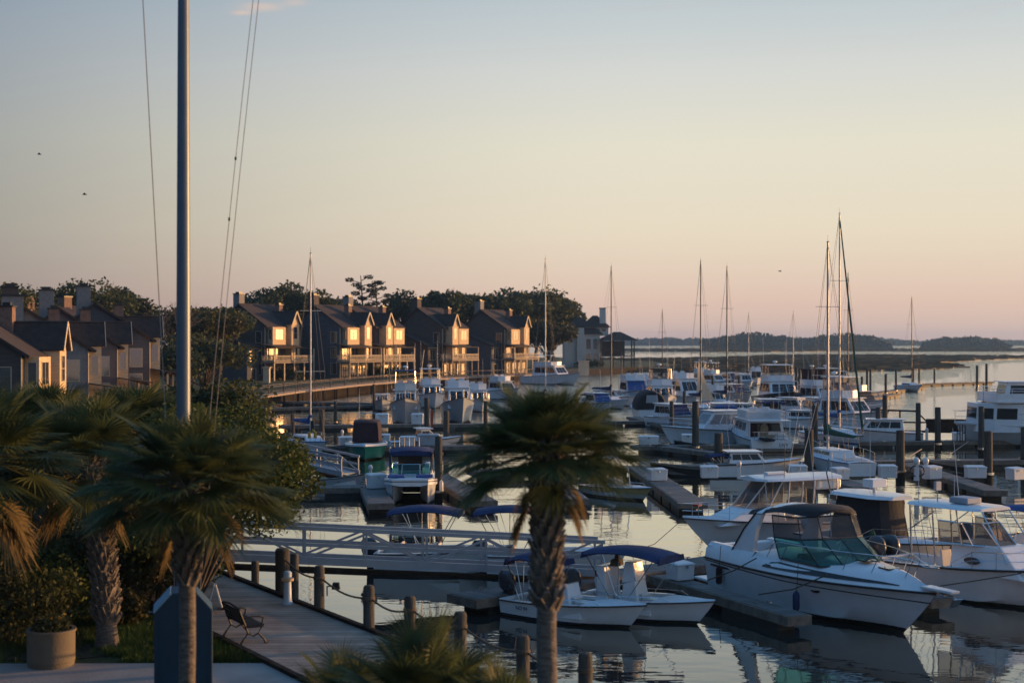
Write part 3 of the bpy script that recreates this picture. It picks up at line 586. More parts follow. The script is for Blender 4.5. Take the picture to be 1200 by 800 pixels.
def townhouse(label, px, Y, W_=10.0, D=11.5, side=True, wall='siding', seed=0, flip=False, wing=True, hz=0.0, hr_=HR, stack=None):
    r = random.Random(seed); t = thing('town_house', label, 'house', (gx(px, Y), Y, GZ + hz), hr_, 'waterfront town houses')
    hf, hr, hb, xr = 10.4, 14.4, 10.0, -6.2
    w = MB(); sidep = [(-D, 0), (0, 0), (0, hf), (xr, hr), (-D, hb)]
    w.add([(x, 0, z) for x, z in sidep] + [(x, W_, z) for x, z in sidep], [(0, 1, 2, 3, 4), (9, 8, 7, 6, 5), (1, 6, 7, 2), (0, 4, 9, 5)]); w.build('wall', wall, t)
    rf = MB(); rf.slab([(xr - .05, -.45, hr + .12), (.75, -.45, hf - .30), (.75, W_ + .45, hf - .30), (xr - .05, W_ + .45, hr + .12)], -.24); rf.slab([(-D - .7, -.45, hb - .35), (xr, -.45, hr + .13), (xr, W_ + .45, hr + .13), (-D - .7, W_ + .45, hb - .35)], -.24); roof = rf.build('roof', 'roof', t)
    for k, (cx, cy, top, m, s) in enumerate([(-7.4, 1.1, hr + 1.9, 'chim' if seed % 2 else 'siding', 1.5), (-3.0, W_ * .72, hr - .1, 'chimb', 1.1)]):
        c = MB(); c.bx(cx - s / 2, cx + s / 2, cy - s / 2, cy + s / 2, hf - 1, top); co = c.build('chimney', m, t)
        c2 = MB(); c2.bx(cx - s / 2 - .1, cx + s / 2 + .1, cy - s / 2 - .1, cy + s / 2 + .1, top + .003, top + .14); c2.bx(cx - s * .3, cx + s * .3, cy - s * .3, cy + s * .3, top + .14, top + .42); c2.build('cap', 'dark', co)
    if stack:
        c = MB(); c.bx(stack - 1.0, stack + 1.0, -.95, -.004, 0, hr + 1.0); co = c.build('side_chimney', 'chim', t); c = MB(); c.bx(stack - 1.12, stack + 1.12, -1.05, .1, hr + 1.003, hr + 1.2); c.build('cap', 'dark', co)
    yy = (lambda y: W_ - y) if flip else (lambda y: y)
    # upper bay with its window
    y0, y1 = sorted((yy(.7), yy(4.5))); b = MB(); b.bx(.003, 1.2, y0, y1, 6.7, 10.0); bo = b.build('bay', 'bay', t)
    c4 = [(1.2, y0, 6.7), (1.2, y1, 6.7), (1.2, y1, 10.0), (1.2, y0, 10.0)]; window(t, c4, .22, .78, .30, .86, 2, 1)
    cs = [(.0, y0, 6.7), (1.2, y0, 6.7), (1.2, y0, 10.0), (.0, y0, 10.0)]; window(t, cs, .25, .8, .30, .86)
    # gabled tower
    y0, y1 = sorted((yy(5.6), yy(7.9))); ym = (y0 + y1) / 2; g = MB(); zt = 10.9; zp = 13.0
    g.add([(.003, y0, 3.6), (1.7, y0, 3.6), (1.7, y1, 3.6), (.003, y1, 3.6), (.003, y0, zt), (1.7, y0, zt), (1.7, y1, zt), (.003, y1, zt), (1.7, ym, zp), (-4.2, ym, zp), (-1.5, y0, zt), (-1.5, y1, zt)], [(0, 1, 5, 4), (1, 2, 6, 8, 5), (2, 3, 7, 6), (0, 3, 2, 1)]); g.build('gabled_tower', 'bay', t)
    gr = MB()
    for s_, ye in ((-1, y0), (1, y1)): gr.slab([(2.1, ym, zp + .10), (2.1, ye + s_ * .25, zt - .35), (-2.4, ye + s_ * .25, zt - .35), (-4.6, ym, zp + .10)], -.16 * s_)
    gr.build('gable_roof', 'roof', t)
    bgb = MB()
    for s_, ye in ((-1, y0), (1, y1)): bgb.beam((2.13, ym, zp + .02), (2.13, ye + s_ * .25, zt - .42), .06, .26)
    bgb.build('barge_board', 'trim', t)
    c4 = [(1.7, y0, 3.6), (1.7, y1, 3.6), (1.7, y1, zt), (1.7, y0, zt)]; window(t, c4, .28, .72, .58, .88, 1, 2); window(t, c4, .25, .75, .06, .34, 2, 1)
    # balcony across the front
    d = MB(); d.bx(.003, 3.3, -1.4, W_ + .2, 3.25, 3.52); d.build('balcony', 'deckw', t)
    rl = MB(); pts = [(.1, -1.3), (3.2, -1.3), (3.2, W_ + .1), (.1, W_ + .1)]
    for i in range(3):
        a, bq = V((*pts[i], 0)), V((*pts[i + 1], 0)); L = (bq - a).length
        for z in (3.72, 4.60): rl.beam(a + V((0, 0, z)), bq + V((0, 0, z)), .06, .09)
        n = int(L / .24)
        for k in range(1, n): q = a.lerp(bq, k / n); rl.beam(q + V((0, 0, 3.70)), q + V((0, 0, 4.58)), .05, .05)
    rl.build('railing', 'trim', t)
    for k in range(5):
        y = -1.25 + (W_ + 1.3) * k / 4; p = MB(); p.bx(3.02, 3.22, y - .1, y + .1, 0, 3.24 if k in (1, 3) else 6.0); p.build('post', 'trim' if seed % 2 else 'deckw', t)
    bm_ = MB(); bm_.beam((3.12, -1.5, 6.1), (3.12, W_ + .3, 6.1), .14, .2); bm_.slab([(.003, -1.6, 6.75), (3.6, -1.6, 6.22), (3.6, W_ * .62, 6.22), (.003, W_ * .62, 6.75)], .12); bm_.build('porch_roof', 'roof', t)
    # glazing of the lower floors
    c4 = [(0, 0, 0), (0, W_, 0), (0, W_, hf), (0, 0, hf)]
    for a, e in ((.05, .24), (.28, .50), (.84, .96)): window(t, c4, a, e, .36, .57, 2, 1)
    for a, e in ((.06, .22), (.34, .50), (.62, .74), (.82, .94)): window(t, c4, a, e, .03, .24, 2, 1)
    window(t, c4, .84, .95, .70, .90)
    # blank shaded side and its few windows
    if side:
        c4 = [(-D, 0, 0), (0, 0, 0), (0, 0, hf), (-D, 0, hf)]
        for v0 in (.10, .40, .68): window(t, c4, .80, .92, v0, v0 + .2, 1, 1)
        dp = MB(); dp.tube([(-.05, -.08, 0), (-.05, -.08, hf - .4)], .06, 6); dp.build('downpipe', 'trim', t)
    if wing:
        q = MB(); sp_ = [(-10.5, 0), (-1.5, 0), (-1.5, 6.2), (-10.5, 9.6)]; y_ = -3.4
        q.add([(x, y_, z) for x, z in sp_] + [(x, -.003, z) for x, z in sp_], [(0, 1, 2, 3), (7, 6, 5, 4), (1, 5, 6, 2), (0, 3, 7, 4)]); q.build('side_wing', 'sidingb' if seed % 2 else wall, t)
        q = MB(); q.slab([(-10.8, y_ - .4, 9.85), (-1.0, y_ - .4, 6.12), (-1.0, -.01, 6.12), (-10.8, -.01, 9.85)], .2); q.build('wing_roof', 'roof', t)
        c4 = [(-1.5, y_, 0), (-1.5, -.01, 0), (-1.5, -.01, 6.2), (-1.5, y_, 6.2)]; window(t, c4, .2, .8, .55, .9, 2); window(t, c4, .3, .7, .03, .36)
        fr = MB(); fr.beam((-1.42, y_ - .1, 6.0), (-1.42, 0, 6.0), .08, .2); fr.build('eave_board', 'trim', t)
    return t
townhouse('dark town house with one lit bay, leftmost of the lit row, balcony on tall posts', 311, 266, W_=10.5, seed=1)
townhouse('dark town house with a wide blank side wall, left half of the lit pair', 399, 274, W_=9.0, seed=2, wing=False, wall='sidingb')
townhouse('dark town house with the brightest gable, right half of the lit pair', 439, 284, W_=9.5, seed=3, flip=True, side=False, wing=False)
townhouse('brown town house with a low side wing, third of the lit row', 519, 298, W_=9.0, seed=4, flip=True)
townhouse('brown town house ending the lit row, in front of the big oak', 592, 316, W_=9.5, seed=5)
townhouse('shaded town house with cream bay and bluish windows at the left edge of the photo', 26, 118, W_=9, seed=6, hz=-4.0, hr_=4, wing=False, wall='siding')
townhouse('shaded grey town house with a tall pale chimney up its side, second from the left', 104, 142, W_=8, seed=8, wall='chim', hz=-3.7, hr_=21, stack=-7.2, wing=False)
townhouse('shaded pinkish town house between the tall pale chimney and the slate-blue one', 138, 156, W_=8, seed=9, wall='pinks', hz=-3.5, hr_=21, wing=False)
townhouse('shaded slate-blue town house with a pale chimney, just left of the flagpole', 176, 166, W_=10, seed=11, wall='sidingb', hz=-2.7, hr_=20, wing=False)

def pale_house():
    Y = 400; k = Y / F; t = thing('pale_house', 'big pale stucco house with dark hipped roof and a pillared porch at the row end', 'house', (gx(661, Y), Y, GZ), 0)
    w1, h1, d1 = 42 * k, 9.4, 13; w = MB(); w.bx(0, w1, 0, d1, 0, h1); w.bx(w1 * .55, w1 * 1.25, 2.0, d1 - 2, h1 - .5, h1 + 1.9); w.build('wall', 'stucco', t)
    def hip(name, x0, x1, y0, y1, z, h, m='roof', o=.7):
        q = MB(); x0 -= o; x1 += o; y0 -= o; y1 += o; e = min(x1 - x0, y1 - y0) * .42; ym = (y0 + y1) / 2
        b = [(x0, y0, z), (x1, y0, z), (x1, y1, z), (x0, y1, z), (x0 + e, ym, z + h), (x1 - e, ym, z + h)]
        q.add(b, [(0, 1, 5, 4), (1, 2, 5), (2, 3, 4, 5), (3, 0, 4), (3, 2, 1, 0)]); return q.build(name, m, t)
    hip('roof', -1, w1 * 1.02, 0, d1, h1 + .003, 4.6); hip('upper_roof', w1 * .55, w1 * 1.25, 2, d1 - 2, h1 + 1.91, 3.4)
    for cx, tp, s in ((4.6, 11.2, 2.0), (w1 * 1.1, 16.6, 1.7)):
        c = MB(); c.bx(cx - s / 2, cx + s / 2, -.9, .6, 0, tp) if cx < 6 else c.bx(cx - s / 2, cx + s / 2, 3, 4.6, h1, tp); o = c.build('chimney', 'stucco', t)
        c = MB(); c.bx(cx - s / 2 - .12, cx + s / 2 + .12, -1.02 if cx < 6 else 2.88, .72 if cx < 6 else 4.72, tp + .003, tp + .25); c.build('cap', 'dark', o)
    c4 = [(0, 0, 0), (w1, 0, 0), (w1, 0, h1), (0, 0, h1)]
    for a, e in ((.62, .74), (.82, .93)): window(t, c4, a, e, .55, .85); window(t, c4, a, e, .08, .4)
    c4 = [(w1 * .55, 2, h1), (w1 * 1.25, 2, h1), (w1 * 1.25, 2, h1 + 1.9), (w1 * .55, 2, h1 + 1.9)]
    window(t, c4, .55, .66, .4, .8); window(t, c4, .75, .9, .4, .8)
    x0, x1 = w1 + .4, w1 + 9.6; hip('porch_roof', x0, x1, -3, 6, 7.6, 2.4, o=1.0)
    d = MB(); d.bx(x0, x1, -3, 6, 3.0, 3.3); d.build('porch_floor', 'deckw', t)
    for i in range(4):
        for y in (-2.8, 5.8):
            p = MB(); x = x0 + .2 + (x1 - x0 - .4) * i / 3; p.bx(x - .17, x + .17, y - .17, y + .17, 0, 7.59); p.build('post', 'siding', t)
    rl = MB()
    for z in (3.6, 4.3): rl.beam((x0, -2.9, z), (x1, -2.9, z), .06, .1)
    for i in range(40): x = x0 + (x1 - x0) * i / 39; rl.bx(x - .03, x + .03, -2.93, -2.87, 3.31, 4.3)
    rl.build('railing', 'siding', t)
    sc = MB(); sc.bx(x0 + .4, x1 - 2.5, 1.5, 5.5, 3.305, 7.4); sc.build('screened_room', 'sidingb', t)
pale_house()
# far-left roofs peeking over the nearer houses
def back_house(label, px, Y, w, h, wall):
    t = thing('town_house', label, 'house', (gx(px, Y), Y, GZ), HR, 'waterfront town houses'); q = MB()
    q.add([(-9, 0, 0), (0, 0, 0), (0, 0, h * .72), (-5, 0, h), (-9, 0, h * .75), (-9, w, 0), (0, w, 0), (0, w, h * .72), (-5, w, h), (-9, w, h * .75)], [(0, 1, 2, 3, 4), (9, 8, 7, 6, 5), (1, 6, 7, 2), (0, 4, 9, 5)]); q.build('wall', wall, t)
    q = MB(); q.slab([(-5, -.4, h + .1), (.6, -.4, h * .72 - .3), (.6, w + .4, h * .72 - .3), (-5, w + .4, h + .1)], -.22); q.slab([(-9.6, -.4, h * .75 - .35), (-5.003, -.4, h + .1), (-5.003, w + .4, h + .1), (-9.6, w + .4, h * .75 - .35)], -.22); q.build('roof', 'roof', t)
    q = MB(); q.bx(-5.4, -3.9, 1, 2.4, h * .8, h + 1.2); o = q.build('chimney', 'chimb', t); q = MB(); q.bx(-5.5, -3.8, .9, 2.5, h + 1.203, h + 1.4); q.build('cap', 'dark', o)
    c4 = [(0, 0, 0), (0, w, 0), (0, w, h * .72), (0, 0, h * .72)]; window(t, c4, .2, .5, .6, .85, 2); window(t, c4, .6, .9, .6, .85, 2)
back_house('grey back house whose roof shows over the second house from the left edge', 48, 182, 9, 11.8, 'stucco')
back_house('brick chimneyed back house peeping over the brown shaded house', 92, 200, 9, 12.4, 'siding')

# ------------------------------------------------------------------ promenade on piles in front of the houses
PR = [gp(296, 468.5, GZ), gp(350, 460.5, GZ), gp(420, 452.5, GZ), gp(490, 446.5, GZ), gp(560, 442.5, GZ), gp(640, 439.5, GZ)]
pd = MB(); pp = MB()
for a, b in zip(PR[:-1], PR[1:]):
    n = V((-(b - a).y, (b - a).x, 0)).normalized() * 2.4
    pd.slab([a, b, b + n, a + n], .28); pd.v = pd.v
    k = int((b - a).length / 6)
    for i in range(k):
        q = a.lerp(b, i / k); pp.tube([(q.x, q.y, -1), (q.x, q.y, GZ - .02)], .13, 6); q2 = q + n * .9; pp.tube([(q2.x, q2.y, -1), (q2.x, q2.y, GZ - .02)], .13, 6)
struct(pp.build('promenade_piles', 'woodd'))
struct(pd.build('promenade', mat('promenade_wood', (.30, .23, .18), .8, var=.2)))
for s, nm in ((0, 'water'), (1, 'land')):
    t = thing('railing_fence', 'long wooden railing on the %s side of the promenade before the houses' % nm, 'railing', PR[0]); q = MB(); cnt = 0; o0 = PR[0]
    for a, b in zip(PR[:-1], PR[1:]):
        n = V((-(b - a).y, (b - a).x, 0)).normalized() * (.08 if s == 0 else 2.3); a, b = a + n - o0, b + n - o0; L = (b - a).length; up = V((0, 0, 1))
        for z in (.45, 1.35): q.beam(a + up * z, b + up * z, .05, .07)
        m = int(L / .8)
        for i in range(m): c = a.lerp(b, (i + .5) / m); q.beam(c + up * .4, c + up * 1.3, .03, .03)
        m = int(L / 7.5)
        for i in range(m):
            c = a.lerp(b, i / m); p = MB(); p.beam(c + up * .28, c + up * 1.6, .15, .15); p.build('post', 'wood', t)
    q.build('rails', 'wood', t)
hd = [(404, 443.0, 9.5, 'long clipped green hedge below the lit pair of houses, left piece'), (438, 443.5, 10.5, 'clipped green hedge below the lit pair, right piece'), (462, 443, 5, 'bushy clump below the brightest gable'), (519, 438, 5, 'small tree-like bush before the third lit house'), (497, 441, 4, 'low bush between the lit pair and the third house'), (330, 446, 7, 'low hedge below the first lit house'), (575, 436, 6, 'dark bush before the last lit house'), (690, 431, 9, 'dark bushes at the foot of the pale house')]
for i, (px, py, w, lab) in enumerate(hd):
    q = gp(px, py, GZ); shrub('hedge', lab, (q.x, q.y + 4, GZ), w, 2.6 if i != 3 else 5.2, 1500, .22, 'leafb' if i % 2 == 0 else 'leafa', 200 + i, 'hedge', 'hedges before the houses', depth=3)
q = gp(309, 449, GZ); t = thing('utility_pillar', 'tan square pillar catching the sun below the first lit house', 'pillar', (q.x, q.y + 3, GZ)); b = MB(); b.bx(-.55, .55, -.55, .55, 0, 2.6); b.build('shaft', 'trim', t, bevel=.03); b = MB(); b.bx(-.7, .7, -.7, .7, 2.603, 2.8); b.build('cap', 'trim', t)
q = gp(684, 440, GZ); t = thing('utility_pillar', 'tan boxy pillar standing at the foot of the big oak', 'pillar', (q.x, q.y, GZ)); b = MB(); b.bx(-1.1, 1.1, -.8, .8, 0, 3.0); b.build('shaft', 'trim', t, bevel=.03); b = MB(); b.bx(-1.25, 1.25, -.95, .95, 3.003, 3.2); b.build('cap', 'trim', t)

# ------------------------------------------------------------------ things on land: flagpole, kiosk, planter, bench, posts
def flagpole():
    Y = 31.0; t = thing('flagpole', 'tall blue-grey flagpole with slack halyards standing behind the kiosk', 'flagpole', base(215, Y)); X0, Y0, Z0 = t.location
    q = MB(); H = 21; q.tube([(0, 0, 0), (0, 0, 8), (0, 0, 14), (0, 0, H)], [.155, .15, .125, .07], 20); q.build('pole', 'polem', t, smooth=True)
    yz = pt(215, -125, Y).z - GZ; xl, xr_ = gx(161, Y) - X0, gx(311, Y) - X0
    q = MB(); q.tube([(xl - .2, 0, yz), (xr_ + .2, 0, yz)], .05, 8); q.build('yardarm', 'polem', t)
    q = MB(); q.lathe([(.02, H), (.13, H + .05), (.16, H + .16), (.11, H + .28), (.01, H + .32)]); q.build('ball', 'polem', t, smooth=True)
    for s, x0, x1, z1 in ((0, xl, -.14, 1.1), (1, xr_, .16, 1.1), (2, xr_ + .12, .30, 1.15)):
        q = MB(); n = 12
        q.tube([(x0 + (x1 - x0) * i / n + (.0 if s == 0 else -.06) * math.sin(math.pi * i / n), -.02, yz + (z1 - yz) * i / n) for i in range(n + 1)], .011 if s == 0 else .008, 5); o = q.build('halyard', 'ropew', t)
        if s == 1:
            for py in (186, 257):
                z = pt(0, py, Y).z - GZ; f = (z - yz) / (z1 - yz); q = MB(); q.box((x0 + (x1 - x0) * f - .06 * math.sin(math.pi * f), -.03, z), (.04, .03, .07)); q.build('snap_hook', 'dark', o)
    q = MB(); q.bx(-.3, -.12, -.03, .03, 1.05, 1.15); q.bx(.12, .34, -.03, .03, 1.05, 1.15); q.build('cleat', 'steel', t)
flagpole()
def kiosk():
    Y = 28.6; t = thing('kiosk', 'dark blue kiosk with one pale sloping shoulder behind the palm trunk', 'kiosk', base(215, Y), 13); w = 66 * Y / F / 2; k = Y / F
    zt = CZ - (690 - 400) * k - GZ; zs = CZ - (711 - 400) * k - GZ; d = .42
    q = MB(); q.add([(x, y, z) for y in (-d, d) for x, z in ((-w, 0), (w, 0), (w, zs), (w * .45, zt), (-w * .45, zt), (-w, zs))], [(0, 1, 2, 3, 4, 5), (11, 10, 9, 8, 7, 6)] + [(i, (i + 1) % 6, 6 + (i + 1) % 6, 6 + i) for i in range(6)])
    q.build('cabinet', 'kiosk', t, bevel=.02)
    q = MB(); q.slab([(-w - .02, -d - .03, zs + .004), (-w * .45, -d - .03, zt + .004), (-w * .45, d + .03, zt + .004), (-w - .02, d + .03, zs + .004)], -.035); q.build('shoulder_trim', 'kioskt', t)
    q = MB(); q.bx(-w * .8, w * .8, -d - .02, -d + .01, .25, zs * .9); q.build('panel', 'kiosk', t)
    q = MB(); q.bx(-w - .06, w + .06, -d - .06, d + .06, 0, .1); q.build('plinth', 'conc', t)
kiosk()
def planter():
    Y = 32.0; t = thing('planter', 'round tan concrete planter on the path holding dark low plants', 'planter', (gx(60, Y), Y, GZ + .03)); r = .52
    q = MB(); q.lathe([(r * .96, 0), (r * .98, .08), (r * .98, .1), (r, .11), (r, .76), (r + .025, .765), (r + .025, .82), (r - .06, .82), (r - .06, .70), (0, .70)], n=40); q.build('pot', 'planter', t, smooth=True)
    q = MB(); q.lathe([(r - .065, .7), (r - .065, .735), (0, .76)], n=24); q.build('soil', 'soil', t)
    t2 = thing('potted_plant', 'leafy dark plant with a yellow bloom growing in the round planter', 'plant', (gx(60, Y), Y, GZ + .79)); vs = []; fs = []; r_ = random.Random(4)
    leaf_cloud(vs, fs, (0, 0, .13), (.46, .46, .26), 900, .05, r_, .2); raw('foliage', vs, fs, 'leafc', t2); vs = []; fs = []
    for _ in range(12): leaf_cloud(vs, fs, (r_.uniform(-.35, .35), r_.uniform(-.3, .3), .3), (.04, .04, .04), 8, .03, r_)
    raw('blooms', vs, fs, 'yellow', t2)
planter()
def bench():
    c = gp(287, 749, GZ + .06); t = thing('park_bench', 'black cast-iron bench with scrolled ends facing the water on the boardwalk', 'bench', (c.x, c.y, GZ + .06), 30)
    for y in (-.62, .62):    # x = forwards
        q = MB()
        q.tube([(-.34, y, 0), (-.26, y, .12), (-.14, y, .28), (-.20, y, .44), (-.27, y, .62), (-.36, y, .84)], .027, 6); q.tube([(.32, y, 0), (.25, y, .12), (.12, y, .26), (.20, y, .42)], .027, 6)
        q.tube([(-.20, y, .42), (.24, y, .42)], .025, 6); q.tube([(-.26, y, .63), (-.05, y, .67), (.14, y, .66), (.24, y, .62), (.22, y, .52), (.16, y, .44)], .022, 6); q.tube([(-.14, y, .27), (0, y, .20), (.12, y, .26)], .02, 6)
        q.tube([(-.38, y, .005), (-.30, y, .02)], .03, 6); q.tube([(.28, y, .02), (.36, y, .005)], .03, 6); q.build('end_frame', 'iron', t)
    q = MB()
    for i in range(6): x = -.17 + i * .08; q.bx(x - .028, x + .028, -.64, .64, .445, .468)
    q.build('seat', 'iron', t)
    q = MB()
    for i in range(5): z = .52 + i * .075; x = -.225 - (z - .44) * .33; q.beam((x, -.64, z), (x, .64, z), .02, .05)
    for k in range(7): y = -.5 + k * .166; q.tube([(-.24, y, .5), (-.27, y + .05, .62), (-.30, y - .05, .74), (-.34, y, .84)], .012, 5)
    q.tube([(-.35, -.64, .85), (-.37, -.3, .90), (-.38, 0, .92), (-.37, .3, .90), (-.35, .64, .85)], .024, 6); q.build('backrest', 'iron', t)
bench()
def sandwich_board():
    c = gp(252, 713, GZ + .06); t = thing('sandwich_board', 'narrow white board leaning on dark feet behind the blue kiosk', 'sign board', (c.x, c.y, GZ + .06), 101)
    for s in (-1, 1):
        q = MB(); q.slab([(-.2, s * .2, .06), (.2, s * .2, .06), (.2, s * .03, .66), (-.2, s * .03, .66)], .03 * s); q.build('panel', 'vinyl', t)
        q = MB(); q.beam((-.22, s * .22, .03), (.22, s * .22, .03), .07, .06); q.build('foot', 'dark', t)
sandwich_board()
posts = [(372, .0, 'mooring post with a small lamp box on its side, next to the pale pedestal'), (430, 0, 'second mooring post from the pale pedestal, beside the low fronds'), (478, 0, 'mooring post behind the young palm fronds'), (537, 0, 'tan mooring post with a warm right side between the low palms'), (610, 0, 'mooring post just left of the tall palm trunk'), (683, 0, 'mooring post at the bottom edge right of the tall palm trunk')]
PT = []
for px, _, lab in posts:
    Y = 18.56 / (.62 - (px - 600) / F * -1 * -1) if False else 18.56 / ((px - 600) / F + .62)
    p = edge(Y); X = p.x + .05; r_ = random.Random(px); t = thing('mooring_post', lab, 'post', (X, Y, 0), r_.uniform(0, 90), 'posts along the boardwalk edge')
    q = MB(); hh = 2.60 + r_.uniform(-.05, .05); q.lathe([(.15, -1.2), (.147, 0), (.142, hh - .06), (.11, hh), (0, hh + .02)], n=16); q.build('shaft', 'pile', t, smooth=True); q = MB(); q.lathe([(.15, hh - .38), (.16, hh - .36), (.16, hh - .3), (.15, hh - .28)], n=16); q.build('rope_turn', 'rope', t)
    PT.append(V((X, Y, hh - .33)))
    if px == 372:
        l = thing('lamp_box', 'small dark lamp box bracketed to the mooring post near the pedestal', 'lamp', (X + .2, Y - .05, hh - .55)); q = MB(); q.beam((0, 0, 0), (.16, 0, .02), .03, .03); q.tube([(.02, 0, 0), (.02, 0, -.25)], .02, 5); q.build('bracket', 'dark', l); q = MB(); q.box((.26, 0, .02), (.22, .16, .18), 0, .8, .8); q.build('housing', 'iron', l, bevel=.01)
for px, Y, hh, rr, lab in [(331, 41.2, 2.72, .21, 'thick post at the gangway head, behind the pale pedestal'), (299, 43.5, 2.0, .12, 'thin pale post standing at the gangway landing'), (345, 43.0, 2.3, .13, 'dark post beside the shore end of the gangway')]:
    t = thing('mooring_post', lab, 'post', (gx(px, Y), Y, 0), 0, 'posts at the gangway head'); q = MB(); q.lathe([(rr, -1.2), (rr, hh - .05), (rr * .75, hh), (0, hh + .01)], n=14); q.build('shaft', 'pile', t, smooth=True)
    if px == 331: PT.insert(0, V((gx(px, Y), Y, hh - .3)))
q = MB()
for a, b in zip(PT[:-1], PT[1:]):
    n = 10; q.tube([a.lerp(b, i / n) + V((.05, 0, -.16 * math.sin(math.pi * i / n))) for i in range(n + 1)], .026, 6)
tag(q.build('barrier_rope', 'rope', smooth=True), 'thick dark rope slung from post to post along the boardwalk edge', 'rope')
def pedestal():
    c = gp(337, 707, GZ + .06); t = thing('power_pedestal', 'pale blue pedestal with a tan ring round its head on the boardwalk edge', 'pedestal', (c.x, c.y, GZ + .06))
    q = MB(); q.lathe([(.16, 0), (.15, .04), (.115, .1), (.10, .62), (0, .62)], n=16); q.build('body', 'pedes', t, smooth=True)
    q = MB(); q.lathe([(.12, .62), (.17, .64), (.175, .70), (.12, .73)], n=18); q.build('ring', 'ring', t, smooth=True); q = MB(); q.lathe([(.115, .73), (.115, .86), (.08, .90), (0, .91)], n=16); q.build('head', 'pedes', t, smooth=True)
pedestal()
def gangway(label, a, b, w, h, th=.42, panels=6, name='gangway', mid=True):
    """aluminium truss bridge; a = shore end, b = dock end (centre line, deck level)"""
    a, b = V(a), V(b); d = b - a; L = math.hypot(d.x, d.y); t = thing(name, label, 'gangway', a, math.degrees(math.atan2(d.y, d.x))); sl = d.z / L
    P_ = lambda x, y, z: V((x, y, z + x * sl)); q = MB(); q.slab([P_(0, -w / 2, .0), P_(L, -w / 2, 0), P_(L, w / 2, 0), P_(0, w / 2, 0)], .06); q.build('deck', 'alu', t)
    for s in (-1, 1):
        y = s * (w / 2 + .05); q = MB(); q.beam(P_(-.1, y, -th / 2 + .18), P_(L + .1, y, -th / 2 + .18), .10, th); q.beam(P_(-.1, y, h), P_(L + .1, y, h), .09, .13)
        if mid: q.beam(P_(0, y, h * .52), P_(L, y, h * .52), .05, .12)
        for i in range(panels + 1): q.beam(P_(L * i / panels, y, 0), P_(L * i / panels, y, h), .07, .07)
        for i in range(panels):
            x0, x1 = L * i / panels, L * (i + 1) / panels
            q.beam(P_(x0, y, .12 if i % 2 == 0 else h - .1), P_(x1, y, h - .1 if i % 2 == 0 else .12), .055, .07)
        q.build('truss', 'alu', t)
    q = MB(); q.beam(P_(0, 0, -.32), P_(L, 0, -.32), w, .1); q.build('underframe', 'woodd', t)
    return t
gangway('long grey aluminium truss gangway from the boardwalk down to the front dock', (-10.9, 46.6, 1.72), (3.0, 49.45, .68), .85, 1.12, th=.25, panels=7)
gangway('small aluminium gangway farther back, left of the green-hulled boat', (gx(322, 92), 90, 1.5), (gx(410, 84.5), 84.5, .85), 1.2, 1.0, .3, 4)
b = MB(); b.slab([(-12.6, 44.9, GZ - .03), (-9.4, 44.9, GZ - .03), (-9.4, 48.2, GZ - .03), (-12.6, 48.2, GZ - .03)], .12)
for x, y in ((-9.5, 45), (-9.5, 48.1), (-11, 45)): b.tube([(x, y, -1), (x, y, GZ)], .13, 8)
b.slab([(-11.2, 44.85, GZ + .1), (-9.3, 44.85, GZ + .1), (-9.3, 44.85, GZ + .95), (-11.2, 44.85, GZ + .95)], .06)
tag(b.build('landing_platform', 'wood'), 'weathered timber landing with a boarded side at the shore end of the gangway', 'platform')
for px, py, Y, lab in ((46, 181, 120, 'tiny dark bird high up near the left edge'), (99, 228, 110, 'tiny dark bird left of the flagpole, below the higher one'), (914, 318, 160, 'tiny dark bird over the marina between the masts')):
    p = pt(px, py, Y); t = thing('bird', lab, 'bird', p, 20); q = MB(); q.tube([(-.16, 0, 0), (-.05, 0, .01), (.1, 0, .01), (.2, 0, 0)], [.02, .05, .045, .012], 6); q.build('body', 'bird', t, smooth=True)
    for s in (-1, 1): q = MB(); q.slab([(.07, 0, .02), (.02, s * .22, .12), (-.03, s * .46, .04), (-.08, s * .2, .10), (-.06, 0, .02)], .01); q.build('wing', 'bird', t)

# ------------------------------------------------------------------ floating docks
def dock(label, p0, p1, w, ends=True):
    """p0, p1: pixels of the deck's centre line ends"""
    w *= .68; a, b = gp(*p0, DZ) if len(p0) == 2 else V(p0), gp(*p1, DZ) if len(p1) == 2 else V(p1); d = b - a; L = math.hypot(d.x, d.y)
    t = thing('floating_dock', label, 'dock', (a.x, a.y, 0), math.degrees(math.atan2(d.y, d.x)), 'floating docks')
    q = MB(); q.bx(-.2, L + .2, -w / 2, w / 2, DZ - .07, DZ); q.build('deck', 'dockd', t)
    q = MB()
    for y in (-w / 2 - .04, w / 2 + .04): q.bx(-.28, L + .28, y - .04, y + .04, DZ - .30, DZ - .015)
    for x in (-.24, L + .24): q.bx(x - .04, x + .04, -w / 2, w / 2, DZ - .30, DZ - .015)
    q.build('rub_board', 'wood', t)
    q = MB(); n = max(1, int(L / 3.2))
    for i in range(n): x = L * (i + .5) / n; q.bx(x - L / n * .40, x + L / n * .40, -w / 2 + .05, w / 2 - .05, -.25, DZ - .08)
    q.build('float', 'float', t)
    q = MB()
    for i in range(int(L / 5) + 1):
        for y in (-w / 2 + .12, w / 2 - .12): x = min(L, 1 + i * 5); q.beam((x - .13, y, DZ + .07), (x + .13, y, DZ + .07), .035, .035); q.bx(x - .03, x + .03, y - .02, y + .02, DZ, DZ + .06)
    q.build('cleats', 'steel', t)
    return t
